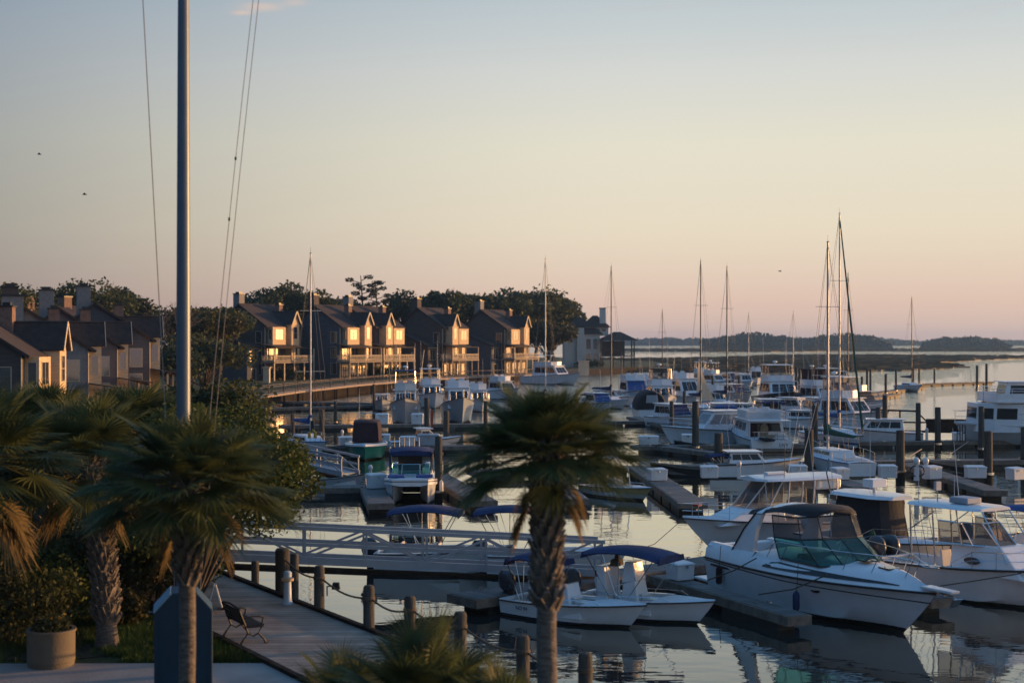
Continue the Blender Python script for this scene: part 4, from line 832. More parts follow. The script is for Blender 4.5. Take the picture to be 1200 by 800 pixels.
DK = [
 ('diagonal front dock where the long gangway lands, behind the two open skiffs', (-1.4, 45.7, 0), (8.6, 54.3, 0), 2.0),
 ('narrow finger dock lying along the near side of the big white cruiser', (5.3, 49.6, 0), (8.45, 42.6, 0), 1.05),
 ('front dock continuing right behind the cruisers', (8.6, 55.2, 0), (30, 63, 0), 2.0),
 ('finger dock between the big cruiser and the hardtop boat at the right', (10.4, 55.6, 0), (13.6, 45.4, 0), 1.0),
 ('dock left of the twin-hulled boat with a tall white box on it', (300, 571), (446, 569), 2.4),
 ('short finger dock along the left side of the twin-hulled boat', (436, 570), (446, 589), 1.8),
 ('finger dock right of the twin-hulled boat', (513, 556), (566, 586), 1.9),
 ('middle walkway dock carrying many white boxes, behind the yellow boat', (555, 551), (1015, 539.5), 2.2),
 ('right half of the middle walkway dock, ending at the right edge', (1020, 539.5), (1290, 537), 2.2),
 ('finger dock right of the yellow boat with a blunt end', (752, 548), (811, 588), 2.0),
 ('finger dock on the left side of the yellow boat', (640, 552), (676, 584), 1.6),
 ('finger dock below the green-masted sailboat, reaching right', (925, 544), (1010, 570), 1.7),
 ('finger dock below the tall dark pilings at the right', (1062, 542), (1165, 574), 1.7),
 ('walkway dock behind the green-hulled boat', (350, 524), (570, 521.5), 2.2),
 ('walkway dock left of the trawler with small white boxes', (745, 522), (960, 519.5), 2.2),
 ('finger dock ending left of the trawler stern', (765, 521), (850, 531), 1.6),
 ('long walkway dock beside the white ferry', (950, 517.5), (1330, 514), 2.2),
 ('third walkway dock at the left in front of the pilothouse trawlers', (330, 498), (570, 496), 2.2),
 ('third walkway dock near the dark canvas dome', (690, 494), (850, 491), 2.2),
 ('finger dock with a blunt end left of the middle white box', (742, 488), (797, 501), 1.8),
 ('far walkway dock at the left below the promenade', (318, 478), (480, 473), 2.0),
 ('thin far dock just below the promenade at the left', (330, 470), (455, 472), 1.6),
 ('far walkway behind the dark-hulled yacht', (820, 489), (1000, 487), 2.0),
 ('sunlit dock end behind the twin masts at the right', (985, 470.5), (1049, 461), 2.2),
 ('sunlit dock end with a small sailboat, farther right', (1000, 463), (1080, 452.5), 2.2),
 ('long thin breakwater dock across the water at the right', (1075, 449.5), (1160, 447), 2.5),
 ('far row dock in front of the marsh', (790, 446), (990, 445), 2.2),
]
for k in DK: dock(*k)
def piling(label, px, top, basepy, w):
    Y = CZ * F / (basepy - 400); r_ = random.Random(int(px * 7 + top)); z = CZ - (top - 400) * Y / F; r = max(.13, w * Y / F / 2)
    t = thing('piling', label, 'piling', (gx(px, Y), Y, 0), r_.uniform(0, 360), 'pilings along the docks'); q = MB()
    q.lathe([(r * 1.04, -1.5), (r * 1.02, 0), (r, z * .5), (r * .96, z - .05), (r * .8, z), (0, z + .02)], n=12); q.build('shaft', 'pile', t, smooth=True)
    q = MB(); q.lathe([(r * 1.06, -.3), (r * 1.08, .1), (r * 1.05, .5 + r_.uniform(0, .2)), (r * 1.0, .6)], n=12); q.build('waterline_growth', 'woodd', t, smooth=True)
    q = MB(); q.lathe([(r * 1.35, DZ - .12), (r * 1.35, DZ + .02), (r * 1.2, DZ + .02), (r * 1.2, DZ - .12)], n=12); q.build('hoop', 'steel', t)
PL = [(842, 507, 559, 10, 'thick piling beside the white box between the black dinghy and the navy covered boat'), (815, 470, 531, 8, 'tall piling next to the small white box left of the trawler'), (948, 503, 561, 11, 'thick piling just left of the green sail cover'),
 (955, 475, 536, 7, 'shorter-looking piling leaning behind the thick one left of the green sail cover'), (1055, 504, 561, 10, 'thick dark piling right of the white box before the arched footbridge'), (1158, 505, 564, 10, 'thick piling before the ferry, left of the pink-sided box at the edge'),
 (1099, 477, 527, 7, 'piling left of the ferry bow, the left one of the two'), (1076, 472, 524, 6, 'tall piling in open water right of the arched footbridge'), (1029, 477, 520, 6, 'piling above the white express boat, shorter of its pair'), (1037, 463, 518, 6, 'piling above the white express boat, taller of its pair'),
 (1150, 476, 533, 7, 'piling close against the ferry side'), (523, 481, 527, 7, 'piling between the white pilothouse boats left of the palm'), (500, 466, 513, 6, 'green-stained piling between the two pilothouse trawlers'), (514, 511, 586, 9, 'tall piling rising at the right of the twin-hulled boat'),
 (377, 480, 526, 6, 'piling between the left sailboat and the green-hulled boat'), (628, 545, 606, 10, 'piling half behind the shaggy top of the tall palm trunk'), (802, 458, 502, 4, 'slim piling right of the tapered white cruiser'), (700, 505, 556, 8, 'brown piling seen through the right side of the palm crown'),
 (393, 470, 500, 4, 'slim piling near the bright window reflection'), (438, 450, 498, 3.2, 'slim dark piling left of the first pilothouse trawler'), (343, 485, 524, 5, 'piling left of the thin sailboat mast by the green bush'), (569, 470, 520, 5, 'piling at the left fringe of the palm crown'),
 (1145, 428, 455, 3, 'left one of the two tall pilings at the breakwater dock end'), (1156, 426, 455, 3, 'right one of the two tall pilings at the breakwater dock end'), (1095, 432, 452, 2.2, 'thin piling midway along the breakwater dock'), (1077, 432, 453, 2.4, 'thin piling right of the lone far sailboat'), (1070, 431, 456, 2.6, 'thin piling touching the lone far sailboat'),
 (1050, 433, 461, 2.6, 'thin piling left of the lone far sailboat'), (1016, 432, 466, 2.6, 'left one of a close pair of far pilings by the twin masts'), (1020, 432, 466, 2.6, 'right one of a close pair of far pilings by the twin masts'), (1010, 441, 470, 3, 'piling at the near corner of the sunlit dock end'), (1038, 438, 464, 3, 'piling at the far corner of the sunlit dock end'),
 (933, 430, 470, 3.5, 'piling directly right of the dark-hulled yacht'), (866, 440, 470, 3, 'far piling left of the dark-hulled yacht'), (937, 432, 462, 3, 'second piling right of the dark-hulled yacht, a little behind'), (835, 440, 466, 2.6, 'far piling between the two dark masts'), (905, 470, 520, 4, 'piling partly behind the trawler cabin'),
 (895, 440, 462, 2.6, 'thin piling behind the dark-hulled yacht'), (968, 478, 524, 6, 'piling right behind the tall white mast'), (787, 470, 510, 5, 'piling left of the tall one by the small white box'), (1200, 500, 548, 8, 'piling cut by the right edge of the photo')]
for a in PL: piling(a[4], *a[:4])

# ------------------------------------------------------------------ dock boxes, pedestals
def dock_box(label, px, basepy, w, h, rz=0, m='box', z=DZ, dep=.65):
    Y = (CZ - z) * F / (basepy - 400); k = Y / F; W_, H = w * k, h * k; t = thing('dock_box', label, 'dock box', (gx(px, Y), Y, z), rz, 'storage boxes on the docks')
    q = MB(); q.box((0, 0, H * .4 + .03), (W_, dep, H * .8), 0, 1.04, 1.04); q.build('body', m, t, bevel=.025)
    q = MB(); q.loft([[(-W_ * .55, -dep * .56, H * .8 + .03), (W_ * .55, -dep * .56, H * .8 + .03), (W_ * .55, dep * .56, H * .8 + .03), (-W_ * .55, dep * .56, H * .8 + .03)], [(-W_ * .55, -dep * .56, H * .88), (W_ * .55, -dep * .56, H * .88), (W_ * .55, dep * .56, H * .95), (-W_ * .55, dep * .56, H * .95)],
                      [(-W_ * .46, -dep * .46, H * .94), (W_ * .46, -dep * .46, H * .94), (W_ * .46, dep * .46, H * 1.0), (-W_ * .46, dep * .46, H * 1.0)]]); q.build('lid', m, t, bevel=.015)
    q = MB(); q.bx(-.05, .05, -dep * .57 - .02, -dep * .57, H * .68, H * .84); q.build('latch', 'steel', t)
BX = [(441, 572, 20, 18, 28, 'tall pinkish white box at the corner of the dock beside the twin-hulled boat'), (448, 497, 14, 13, 0, 'white box left of the first pilothouse trawler'), (489, 497, 13, 13, 0, 'white box right of the first pilothouse trawler'),
 (405, 523, 15, 12, 15, 'white box on the dock left of the green-hulled boat'), (449, 521, 15, 13, 0, 'white box right of the green-hulled boat'), (478, 522.5, 17, 12, 0, 'white box behind the blue canopy of the twin-hulled boat'), (502, 522, 24, 14, 0, 'grey low box between two white ones behind the twin-hulled boat', 'boxg'),
 (770, 563, 20, 15, 18, 'white box at the head of the finger dock right of the yellow boat'), (831, 560, 19, 15, 0, 'white box touching the thick piling right of the black dinghy'), (806, 520, 13, 12, 0, 'small white box by the tall piling left of the trawler'), (915, 519.5, 12, 11, 0, 'small white box right of the trawler stern'),
 (935, 560, 19, 16, 0, 'white box left of the thick piling beside the green sail cover'), (984, 562, 18, 15, 24, 'white box in front of the green-masted sailboat stern'), (1040, 560, 19, 16, 0, 'white box right of the green-masted sailboat, before the dark piling'), (1092, 561, 19, 16, 28, 'white box with a pink sunlit side beside the hose pedestal'),
 (1143, 560, 22, 15, 0, 'wide white box between the pink-sided box and the ferry piling'), (1190, 562, 19, 15, 30, 'white box with a pink sunlit side at the right edge'), (797, 679, 24, 22, 32, 'white box with a pink sunlit side on the front dock behind the skiff console'), (1123, 516, 12, 10, 0, 'pale blue box on the dock below the ferry bow'), (760, 521, 22, 11, 0, 'low white box at the left end of the dock before the dark dome')]
for a in BX: dock_box(a[5], *a[:5], **({'m': a[6]} if len(a) > 6 else {}))
def dock_pedestal(label, px, basepy, h, hose=False):
    Y = (CZ - DZ) * F / (basepy - 400); H = h * Y / F; t = thing('power_pedestal', label, 'pedestal', (gx(px, Y), Y, DZ), 0, 'power pedestals on the docks'); s = H / 1.5
    q = MB(); q.box((0, 0, .5 * s), (.3 * s, .26 * s, s), 0, .8, .8); q.build('body', 'box', t, bevel=.02); q = MB(); q.lathe([(.12 * s, s), (.19 * s, 1.08 * s), (.20 * s, 1.3 * s), (.13 * s, 1.42 * s), (0, 1.5 * s)], n=14); q.build('head', 'lamp', t, smooth=True)
    if hose:
        for sg in (-1, 1):
            q = MB(); q.tube([(sg * (.1 + .32 * math.sin(a * .52)), -.14, (.95 - .65 * (1 - math.cos(a * .52)) / 2) * s) for a in range(7)], .045, 6); q.build('hose', 'dark', t, smooth=True)
dock_pedestal('white round-headed pedestal with black hoses on the middle walkway', 1074, 563, 28, True); dock_pedestal('white pedestal with a black hose just left of the pink-sided box', 1085, 561, 26)
dock_pedestal('white pedestal with a round head behind the tall pinkish box', 434, 565, 21); dock_pedestal('small white pedestal by the box left of the green-hulled boat', 401, 517, 14); dock_pedestal('white pedestal in front of the navy covered boat', 866, 561, 22)
dock_pedestal('white pedestal near the left sailboat stern', 366, 522, 15); dock_pedestal('small pedestal on the ferry dock', 1086, 516, 15)

# ------------------------------------------------------------------ boats (local x = forwards, z = 0 at the waterline)
def hull_shape(L, B, sb, ss, rake=None, tr=.86, flare=.12, NS=18, dr=.3, full=2.5):
    rake = rake if rake is not None else .13 * L; rings = []; sh = []
    for i in range(NS + 1):
        t = i / NS; t = t if i < NS * .5 else 1 - (1 - t) * (1 - .0 * t)
        if t < .45: b = B / 2 * (tr + (1 - tr) * math.sin(t / .45 * math.pi / 2))
        else: u = (t - .45) / .55; b = B / 2 * (1 - u ** full)
        b = max(b, .02); s = ss + (sb - ss) * t ** 1.7; e = max(0, (t - .5) / .5)
        cb = b * (.90 - .35 * t * t); cz = .02 + .55 * sb * e ** 2.3; kz = -dr + dr * .95 * max(0, (t - .65) / .35) ** 2
        x0 = -L / 2 + t * (L - rake); xr = lambda z: x0 + rake * t ** 3 * ((z - kz) / (s - kz)) ** .9
        m1 = cz + (s - cz) * .45; b1 = cb + (b - cb) * .45 - flare * b * e; m2 = cz + (s - cz) * .8; b2 = cb + (b - cb) * .8 - flare * .8 * b * e
        half = [(xr(s), b, s), (xr(m2), b2, m2), (xr(m1), b1, m1), (xr(cz), cb, cz), (xr(kz), 0, kz)]
        rings.append(half + [(x, -y, z) for x, y, z in half[-2::-1]]); sh.append((xr(s), b, s))
    return rings, sh
def hull(root, m, *a, **k):
    rings, sh = hull_shape(*a, **k); q = MB(); q.loft(rings, closed=False, cap=False); q.add(rings[0], [tuple(range(9))]); q.build('hull', m, root, smooth=True, ang=40); return sh
def deck(root, sh, i0, i1, drop=.0, crown=.06, inset=.0, m='deck', name='deck'):
    q = MB(); rings = []
    for x, b, s in sh[i0:i1 + 1]:
        bb = max(.01, b - inset); rings.append([(x, bb, s - drop), (x, bb * .5, s - drop + crown * .75), (x, 0, s - drop + crown), (x, -bb * .5, s - drop + crown * .75), (x, -bb, s - drop)])
    q.loft(rings, closed=False, cap=False); return q.build(name, m, root, smooth=True)
def liner(root, sh, i0, i1, inset, fz, m='white', sole='sole'):
    """open well: gunwale caps, inner sides and a sole"""
    q = MB(); n = i1 - i0 + 1; pr = [(x, b, max(.02, b - inset), s) for x, b, s in sh[i0:i1 + 1]]
    for sg in (1, -1):
        q.loft([[(x, sg * (b + .004), s - .03), (x, sg * (b + .004), s + .025), (x, sg * bi, s + .025), (x, sg * bi, fz)] for x, b, bi, s in pr], closed=False, cap=False)
    for k in (0, -1):
        x, b, bi, s = pr[k]; dx = .0 if k else .05; q.add([(x + dx, bi, s + .02), (x + dx, -bi, s + .02), (x + dx, -bi, fz), (x + dx, bi, fz)], [(0, 1, 2, 3)])
    x, b, bi, s = pr[0]; q.bx(x - .002, x + .16, -b, b, s - .04, s + .028); q.build('gunwale', m, root)
    q = MB(); q.loft([[(x, bi, fz), (x, -bi, fz)] for x, b, bi, s in pr], closed=False, cap=False); q.build('cockpit_sole', sole, root)
def rub(root, sh, m='dark', r=.03):
    q = MB()
    q.tube([(x, b + .005, s - .02) for x, b, s in sh] + [(x, -b - .005, s - .02) for x, b, s in sh[::-1]], r, 5); q.build('rub_rail', m, root)
def bow_rail(root, sh, i0, h=.55, inset=.1, m='steel', pulpit=.25, r=.016, every=2):
    P_ = [(x, max(.04, b - inset), s) for x, b, s in sh[i0:]]; q = MB(); k = len(P_)
    hh = lambda i: h * min(1, .3 + i * .35); top = [V((x, y, s + hh(i))) for i, (x, y, s) in enumerate(P_)]; end = top[-1] + V((pulpit, -P_[-1][1], .02))
    q.tube(top + [end] + [V((p.x, -p.y, p.z)) for p in top[::-1]], r, 5)
    for i in range(0, k, every):
        x, y, s = P_[i]
        for sg in (1, -1): q.tube([(x, sg * y, s), (top[i].x, sg * y, top[i].z)], r * .8, 4)
    if h > .4:
        mid = [V((x, y, s + hh(i) * .5)) for i, (x, y, s) in enumerate(P_)]
        for sg in (1, -1): q.tube([V((p.x, sg * p.y, p.z)) for p in mid[1:]], r * .6, 4)
    q.build('bow_rail', m, root)
def block(root, name, x0, x1, w0, w1, z0, h, rf, rb, m, ws=None, pane='glass', front=True, side=True, back=False, bevel=.04, nsd=2, v=(.34, .84), roof=None):
    """deckhouse: raked front (rf) and back (rb), sides leaning in from w0 to w1; windows as parts"""
    z1 = z0 + h; B_ = [(x0, -w0, z0), (x1, -w0 * .92, z0), (x1, w0 * .92, z0), (x0, w0, z0)]; T = [(x0 + rb, -w1, z1), (x1 - rf, -w1 * .9, z1), (x1 - rf, w1 * .9, z1), (x0 + rb, w1, z1)]
    q = MB(); q.hexa(B_ + T); o = q.build(name, m, root, bevel=bevel)
    F_ = dict(front=[B_[1], B_[2], T[2], T[1]], star=[B_[0], B_[1], T[1], T[0]], port=[B_[2], B_[3], T[3], T[2]], back=[B_[3], B_[0], T[0], T[3]])
    def put(c4, n):
        for i in range(n): panel(c4, .07 + .86 * i / n + .012, .07 + .86 * (i + 1) / n - .012, v[0], v[1], .012, .03).build('window', pane, o)
    if front: put(F_['front'], 3)
    if side: put(F_['star'], nsd); put(F_['port'], nsd)
    if back: put(F_['back'], 2)
    if roof:
        q = MB(); q.bx(x0 + rb - roof, x1 - rf + roof, -w1 - roof * .6, w1 + roof * .6, z1 + .003, z1 + .08); q.build('roof', m, root, bevel=.03)
    return o
def canopy(root, x0, x1, w, z, arch=.16, m='navy', name='bimini_top', legs=True, lz=.7, th=.035, valance=.16, lm='steel', foot=None):
    """arched fabric top on bent tube legs, with a short valance"""
    q = MB(); n = 8; rings = []
    def zz(u, v): return z + arch * (1 - (2 * u - 1) ** 2) + .10 * (1 - v * v)
    for i in range(n + 1):
        u = i / n; x = x0 + (x1 - x0) * u; up = [(x, w * v, zz(u, v)) for v in (-1, -.8, -.4, 0, .4, .8, 1)]; dn = [(a, b, c - th) for a, b, c in up[::-1]]
        up[0] = (up[0][0], up[0][1] * 1.01, up[0][2] - valance * .5); up[-1] = (up[-1][0], up[-1][1] * 1.01, up[-1][2] - valance * .5); rings.append(up + dn)
    q.loft(rings); 
    for x, s in ((x0, -1), (x1, 1)): q.slab([(x, -w, z - valance + .02), (x, w, z - valance + .02), (x, w * .9, z + .05), (x, -w * .9, z + .05)], .03 * s)
    q.build(name, m, root, smooth=True, ang=50)
    if legs:
        f = MB(); xm = (x0 + x1) / 2 if foot is None else foot
        for sg in (1, -1):
            for u in (.06, .5, .94):
                x = x0 + (x1 - x0) * u; f.tube([(xm + (x - xm) * .2, sg * (w + .02), lz), (x, sg * w * .98, zz(u, 1) - .05)], .016, 5)
            f.tube([(xm, sg * (w + .02), lz), (x0 + (x1 - x0) * .28, sg * w * .98, zz(.28, 1) - .06)], .012, 4)
        for u in (.06, .94): f.tube([(x0 + (x1 - x0) * u, -w * .98, zz(u, 1) - .05), (x0 + (x1 - x0) * u, w * .98, zz(u, 1) - .05)], .014, 5)
        f.build('canopy_frame', lm, root)
def outboard(root, x, y, z, m='engine', s=1.0, tilt=0.0):
    o = bpy.data.objects.new('outboard_motor', None); COL.objects.link(o); o.parent = root; o.location = (x, y, z); o.rotation_euler = (0, R(tilt), 0)
    q = MB(); rr = []
    for zz, l, w_, sh_ in ((.05, .22, .15, 0), (.12, .30, .19, -.02), (.35, .34, .21, -.03), (.55, .30, .19, -.05), (.68, .18, .12, -.08)):
        rr.append([((sh_ - .12 + l * math.cos(a)) * s, w_ * math.sin(a) * s, zz * s) for a in [2 * math.pi * i / 14 for i in range(14)]])
    q.loft(rr); q.build('cowling', m, o, smooth=True, ang=60)
    q = MB(); q.box((-.1 * s, 0, -.35 * s), (.26 * s, .14 * s, .85 * s), 0, 1.2, 1.2); q.box((.08 * s, 0, -.02 * s), (.2 * s, .26 * s, .16 * s)); q.build('midsection', 'dark', o, bevel=.02)
    q = MB(); q.tube([(.12 * s, 0, -.82 * s), (-.28 * s, 0, -.82 * s)], [.03 * s, .07 * s], 8); q.slab([(-.2 * s, -.02, -.82 * s), (.08 * s, -.02, -.82 * s), (.0, -.02, -1.05 * s)], .04); q.build('gearcase', 'dark', o)
    return o
def seat(root, x, y, z, w=.5, m='vinyl', name='seat', d=.45, back=.5):
    q = MB(); q.bx(x - d / 2, x + d / 2, y - w / 2, y + w / 2, z, z + .42); q.slab([(x - d / 2, y - w / 2, z + .43), (x - d / 2, y + w / 2, z + .43), (x - d / 2 - .1, y + w / 2, z + .42 + back), (x - d / 2 - .1, y - w / 2, z + .42 + back)], .09); q.build(name, m, root, bevel=.03)
def antenna(root, x, y, z, l, lean=(0, 0), m='vinyl', r=.013, name='antenna'):
    q = MB(); q.tube([(x, y, z), (x + lean[0] * .5, y + lean[1] * .5, z + l * .5), (x + lean[0], y + lean[1], z + l)], [r, r * .8, r * .45], 5); q.build(name, m, root)
def radar(root, x, y, z, s=1.0):
    q = MB(); q.tube([(x, y, z - .3 * s), (x, y, z)], .05 * s, 8); q.lathe([(0, -.0), (.26 * s, .0), (.30 * s, .06 * s), (.28 * s, .16 * s), (.16 * s, .21 * s), (0, .22 * s)], (x, y, z), 16); q.build('radar_dome', 'white', root, smooth=True)
def fender(root, x, y, z, l=.55, m='fender'):
    q = MB(); q.lathe([(.0, -l / 2), (.08, -l / 2 + .02), (.11, -l / 2 + .1), (.11, l / 2 - .1), (.08, l / 2 - .02), (.02, l / 2 + .05), (0, l / 2 + .06)], (x, y, z), 12); q.build('fender', m, root, smooth=True)
def pyt(pts, r, m, root, name, n=5): q = MB(); q.tube(pts, r, n); return q.build(name, m, root, smooth=True)
def line_to(label, pts, r=.018, m='rope', group='mooring lines'):
    q = MB(); q.tube(pts, r, 5); return tag(q.build('mooring_line', m, smooth=True), label, 'rope', group)
def start(name, label, cat, px, Y, hd, group='boats in the marina', z=0): return thing(name, label, cat, (gx(px, Y), Y, z), hd, group)

def skiff(label, px, Y, hd, L=4.8, B=1.9, bim='navy', hm='h_white', tall=False, eng='engine', cons='white', name='open_boat', bz=(1.75, -.5, .8), ttop=False, lz=.55, text_=None, bim_x=None, fb_=(.78, .52)):
    t = start(name, label, 'boat', px, Y, hd); sh = hull(t, hm, L, B, fb_[0], fb_[1], .13 * L); N_ = len(sh) - 1
    liner(t, sh, 0, 12, .13, .22); deck(t, sh, 12, N_, 0, .05); rub(t, sh, 'dark', .025)
    bx0 = -L * .08; q = MB(); q.hexa([(bx0 - .35, -.38, .22), (bx0 + .38, -.38, .22), (bx0 + .38, .38, .22), (bx0 - .35, .38, .22), (bx0 - .25, -.36, 1.05), (bx0 + .18, -.32, 1.18), (bx0 + .18, .32, 1.18), (bx0 - .25, .36, 1.05)]); c = q.build('console', cons, t, bevel=.04)
    q = MB(); q.slab([(bx0 + .2, -.34, 1.16), (bx0 + .2, .34, 1.16), (bx0 + .04, .28, 1.55), (bx0 + .04, -.28, 1.55)], .015); q.build('windshield', 'clear', c)
    q = MB(); q.lathe([(.16, 0), (.18, .015), (.16, .03)], (0, 0, 0), 14); w = q.build('steering_wheel', 'dark', c); w.location = (bx0 - .34, 0, .98); w.rotation_euler = (0, R(-65), 0)
    seat(t, bx0 - 1.0, 0, .22, .75); seat(t, bx0 + .62, 0, .22, .5, back=.05, name='cooler_seat', m='offwhite')
    if tall:
        q = MB(); q.hexa([(bx0 - 1.15, -.42, .22), (bx0 - .75, -.42, .22), (bx0 - .75, .42, .22), (bx0 - 1.15, .42, .22), (bx0 - 1.2, -.45, 1.55), (bx0 - .9, -.45, 1.55), (bx0 - .9, .45, 1.55), (bx0 - 1.2, .45, 1.55)]); q.build('leaning_post', cons, t, bevel=.04)
        q = MB(); q.hexa([(bx0 - .3, -.36, 1.06), (bx0 + .22, -.32, 1.16), (bx0 + .22, .32, 1.16), (bx0 - .3, .36, 1.06), (bx0 - .2, -.34, 1.75), (bx0 + .08, -.3, 1.75), (bx0 + .08, .3, 1.75), (bx0 - .2, .34, 1.75)]); q.build('console_cover', cons, t, bevel=.04)
    outboard(t, -L / 2 - .18, 0, .62, eng)
    if bim: 
        x0, x1 = bim_x if bim_x else (bz[1] - 1.15, bz[2] - .25); canopy(t, x0, x1, B * .43, bz[0], .16, bim, lz=lz)
    if ttop:
        z = 2.15; q = MB(); q.bx(bx0 - 1.2, bx0 + .7, -.75, .75, z, z + .07); q.build('hard_top', 'white', t, bevel=.03); f = MB()
        for sg in (1, -1):
            f.tube([(bx0 - .5, sg * .5, .25), (bx0 - .6, sg * .6, z)], .03, 6); f.tube([(bx0 + .75, sg * .5, .3), (bx0 + .25, sg * .6, z)], .03, 6); f.tube([(bx0 - .6, sg * .6, z - .25), (bx0 + .35, sg * .6, z - .25)], .02, 5)
        f.build('top_frame', 'steel', t); antenna(t, bx0 - .8, .6, z, 2.2); 
        for k in range(4): antenna(t, bx0 - 1.2, -.6 + .4 * k, z - .1, 1.5, (-.2, 0), 'dark', .012, 'fishing_rod')
    r_ = MB()
    for sg in (1, -1): xs = [s for s in sh[7:15]]; r_.tube([(x, sg * (b - .07), s + (.03 if i in (0, len(xs) - 1) else .16)) for i, (x, b, s) in enumerate(xs)], .014, 5)
    r_.tube([(bx0 - .5, .42, .22), (bx0 - .5, .42, .95), (bx0 - .5, -.42, .95), (bx0 - .5, -.42, .22)], .016, 5); r_.build('grab_rails', 'steel', t)
    if text_: text(text_, .16, 'navy', t, (sh[4][0], -sh[4][1] - .012, .30), (R(90), 0, 0), 'registration')
    return t, sh
# the two open skiffs in front
sk1, _s = skiff('white open skiff in front with dark registration marks, left of its twin', 678, 44.35, -38, 5.0, 1.95, 'navy', tall=False, text_='NO 94', bz=(1.75, -.4, .5), bim_x=(-2.3, -.75))
sk2, _s = skiff('white open skiff with tall console and wide navy top beside the big cruiser', 757, 44.9, -36, 4.9, 1.95, 'navy', tall=True, bz=(1.95, -.9, .7), bim_x=(-1.9, .9))
q = MB(); q.lathe([(.10, -.05), (.15, 0), (.10, .05)], (0, 0, 0), 12); o = q.build('life_ring', 'red', sk2, smooth=True); o.location = (-2.0, .4, 1.15); o.rotation_euler = (R(80), 0, R(30))
q = MB(); q.box((-1.05, -.05, 1.66), (.34, .5, .22), .2, .8, .8); q.box((-1.12, .1, 1.82), (.2, .3, .16), .5, .7, .7); q.build('cushion', 'rope', sk2, bevel=.04)
# the pair behind the gangway
skiff('white open boat with navy top seen through the gangway truss, left one', 523, 53.4, -6, 5.2, 2.1, 'navy', bz=(2.3, -1.2, .2), bim_x=(-2.1, .55), lz=.6, fb_=(1.08, .82))
skiff('white open boat with navy top seen through the gangway truss, right one', 655, 52.8, -5, 5.2, 2.1, 'navy', bz=(2.35, -1.2, .2), bim_x=(-3.1, -.4), lz=.6, fb_=(1.08, .82))
skiff('open boat with blue top cut by the right edge behind the hardtop boat', 1212, 56, -50, 5.4, 2.1, 'blue', bz=(2.0, -1, .6), bim_x=(-1.5, 1.0))
skiff('yellow-hulled fishing boat with white T-top behind the palm crown', 727, 79.4, -58, 5.6, 2.2, None, 'h_yellow', ttop=True, cons='offwhite')

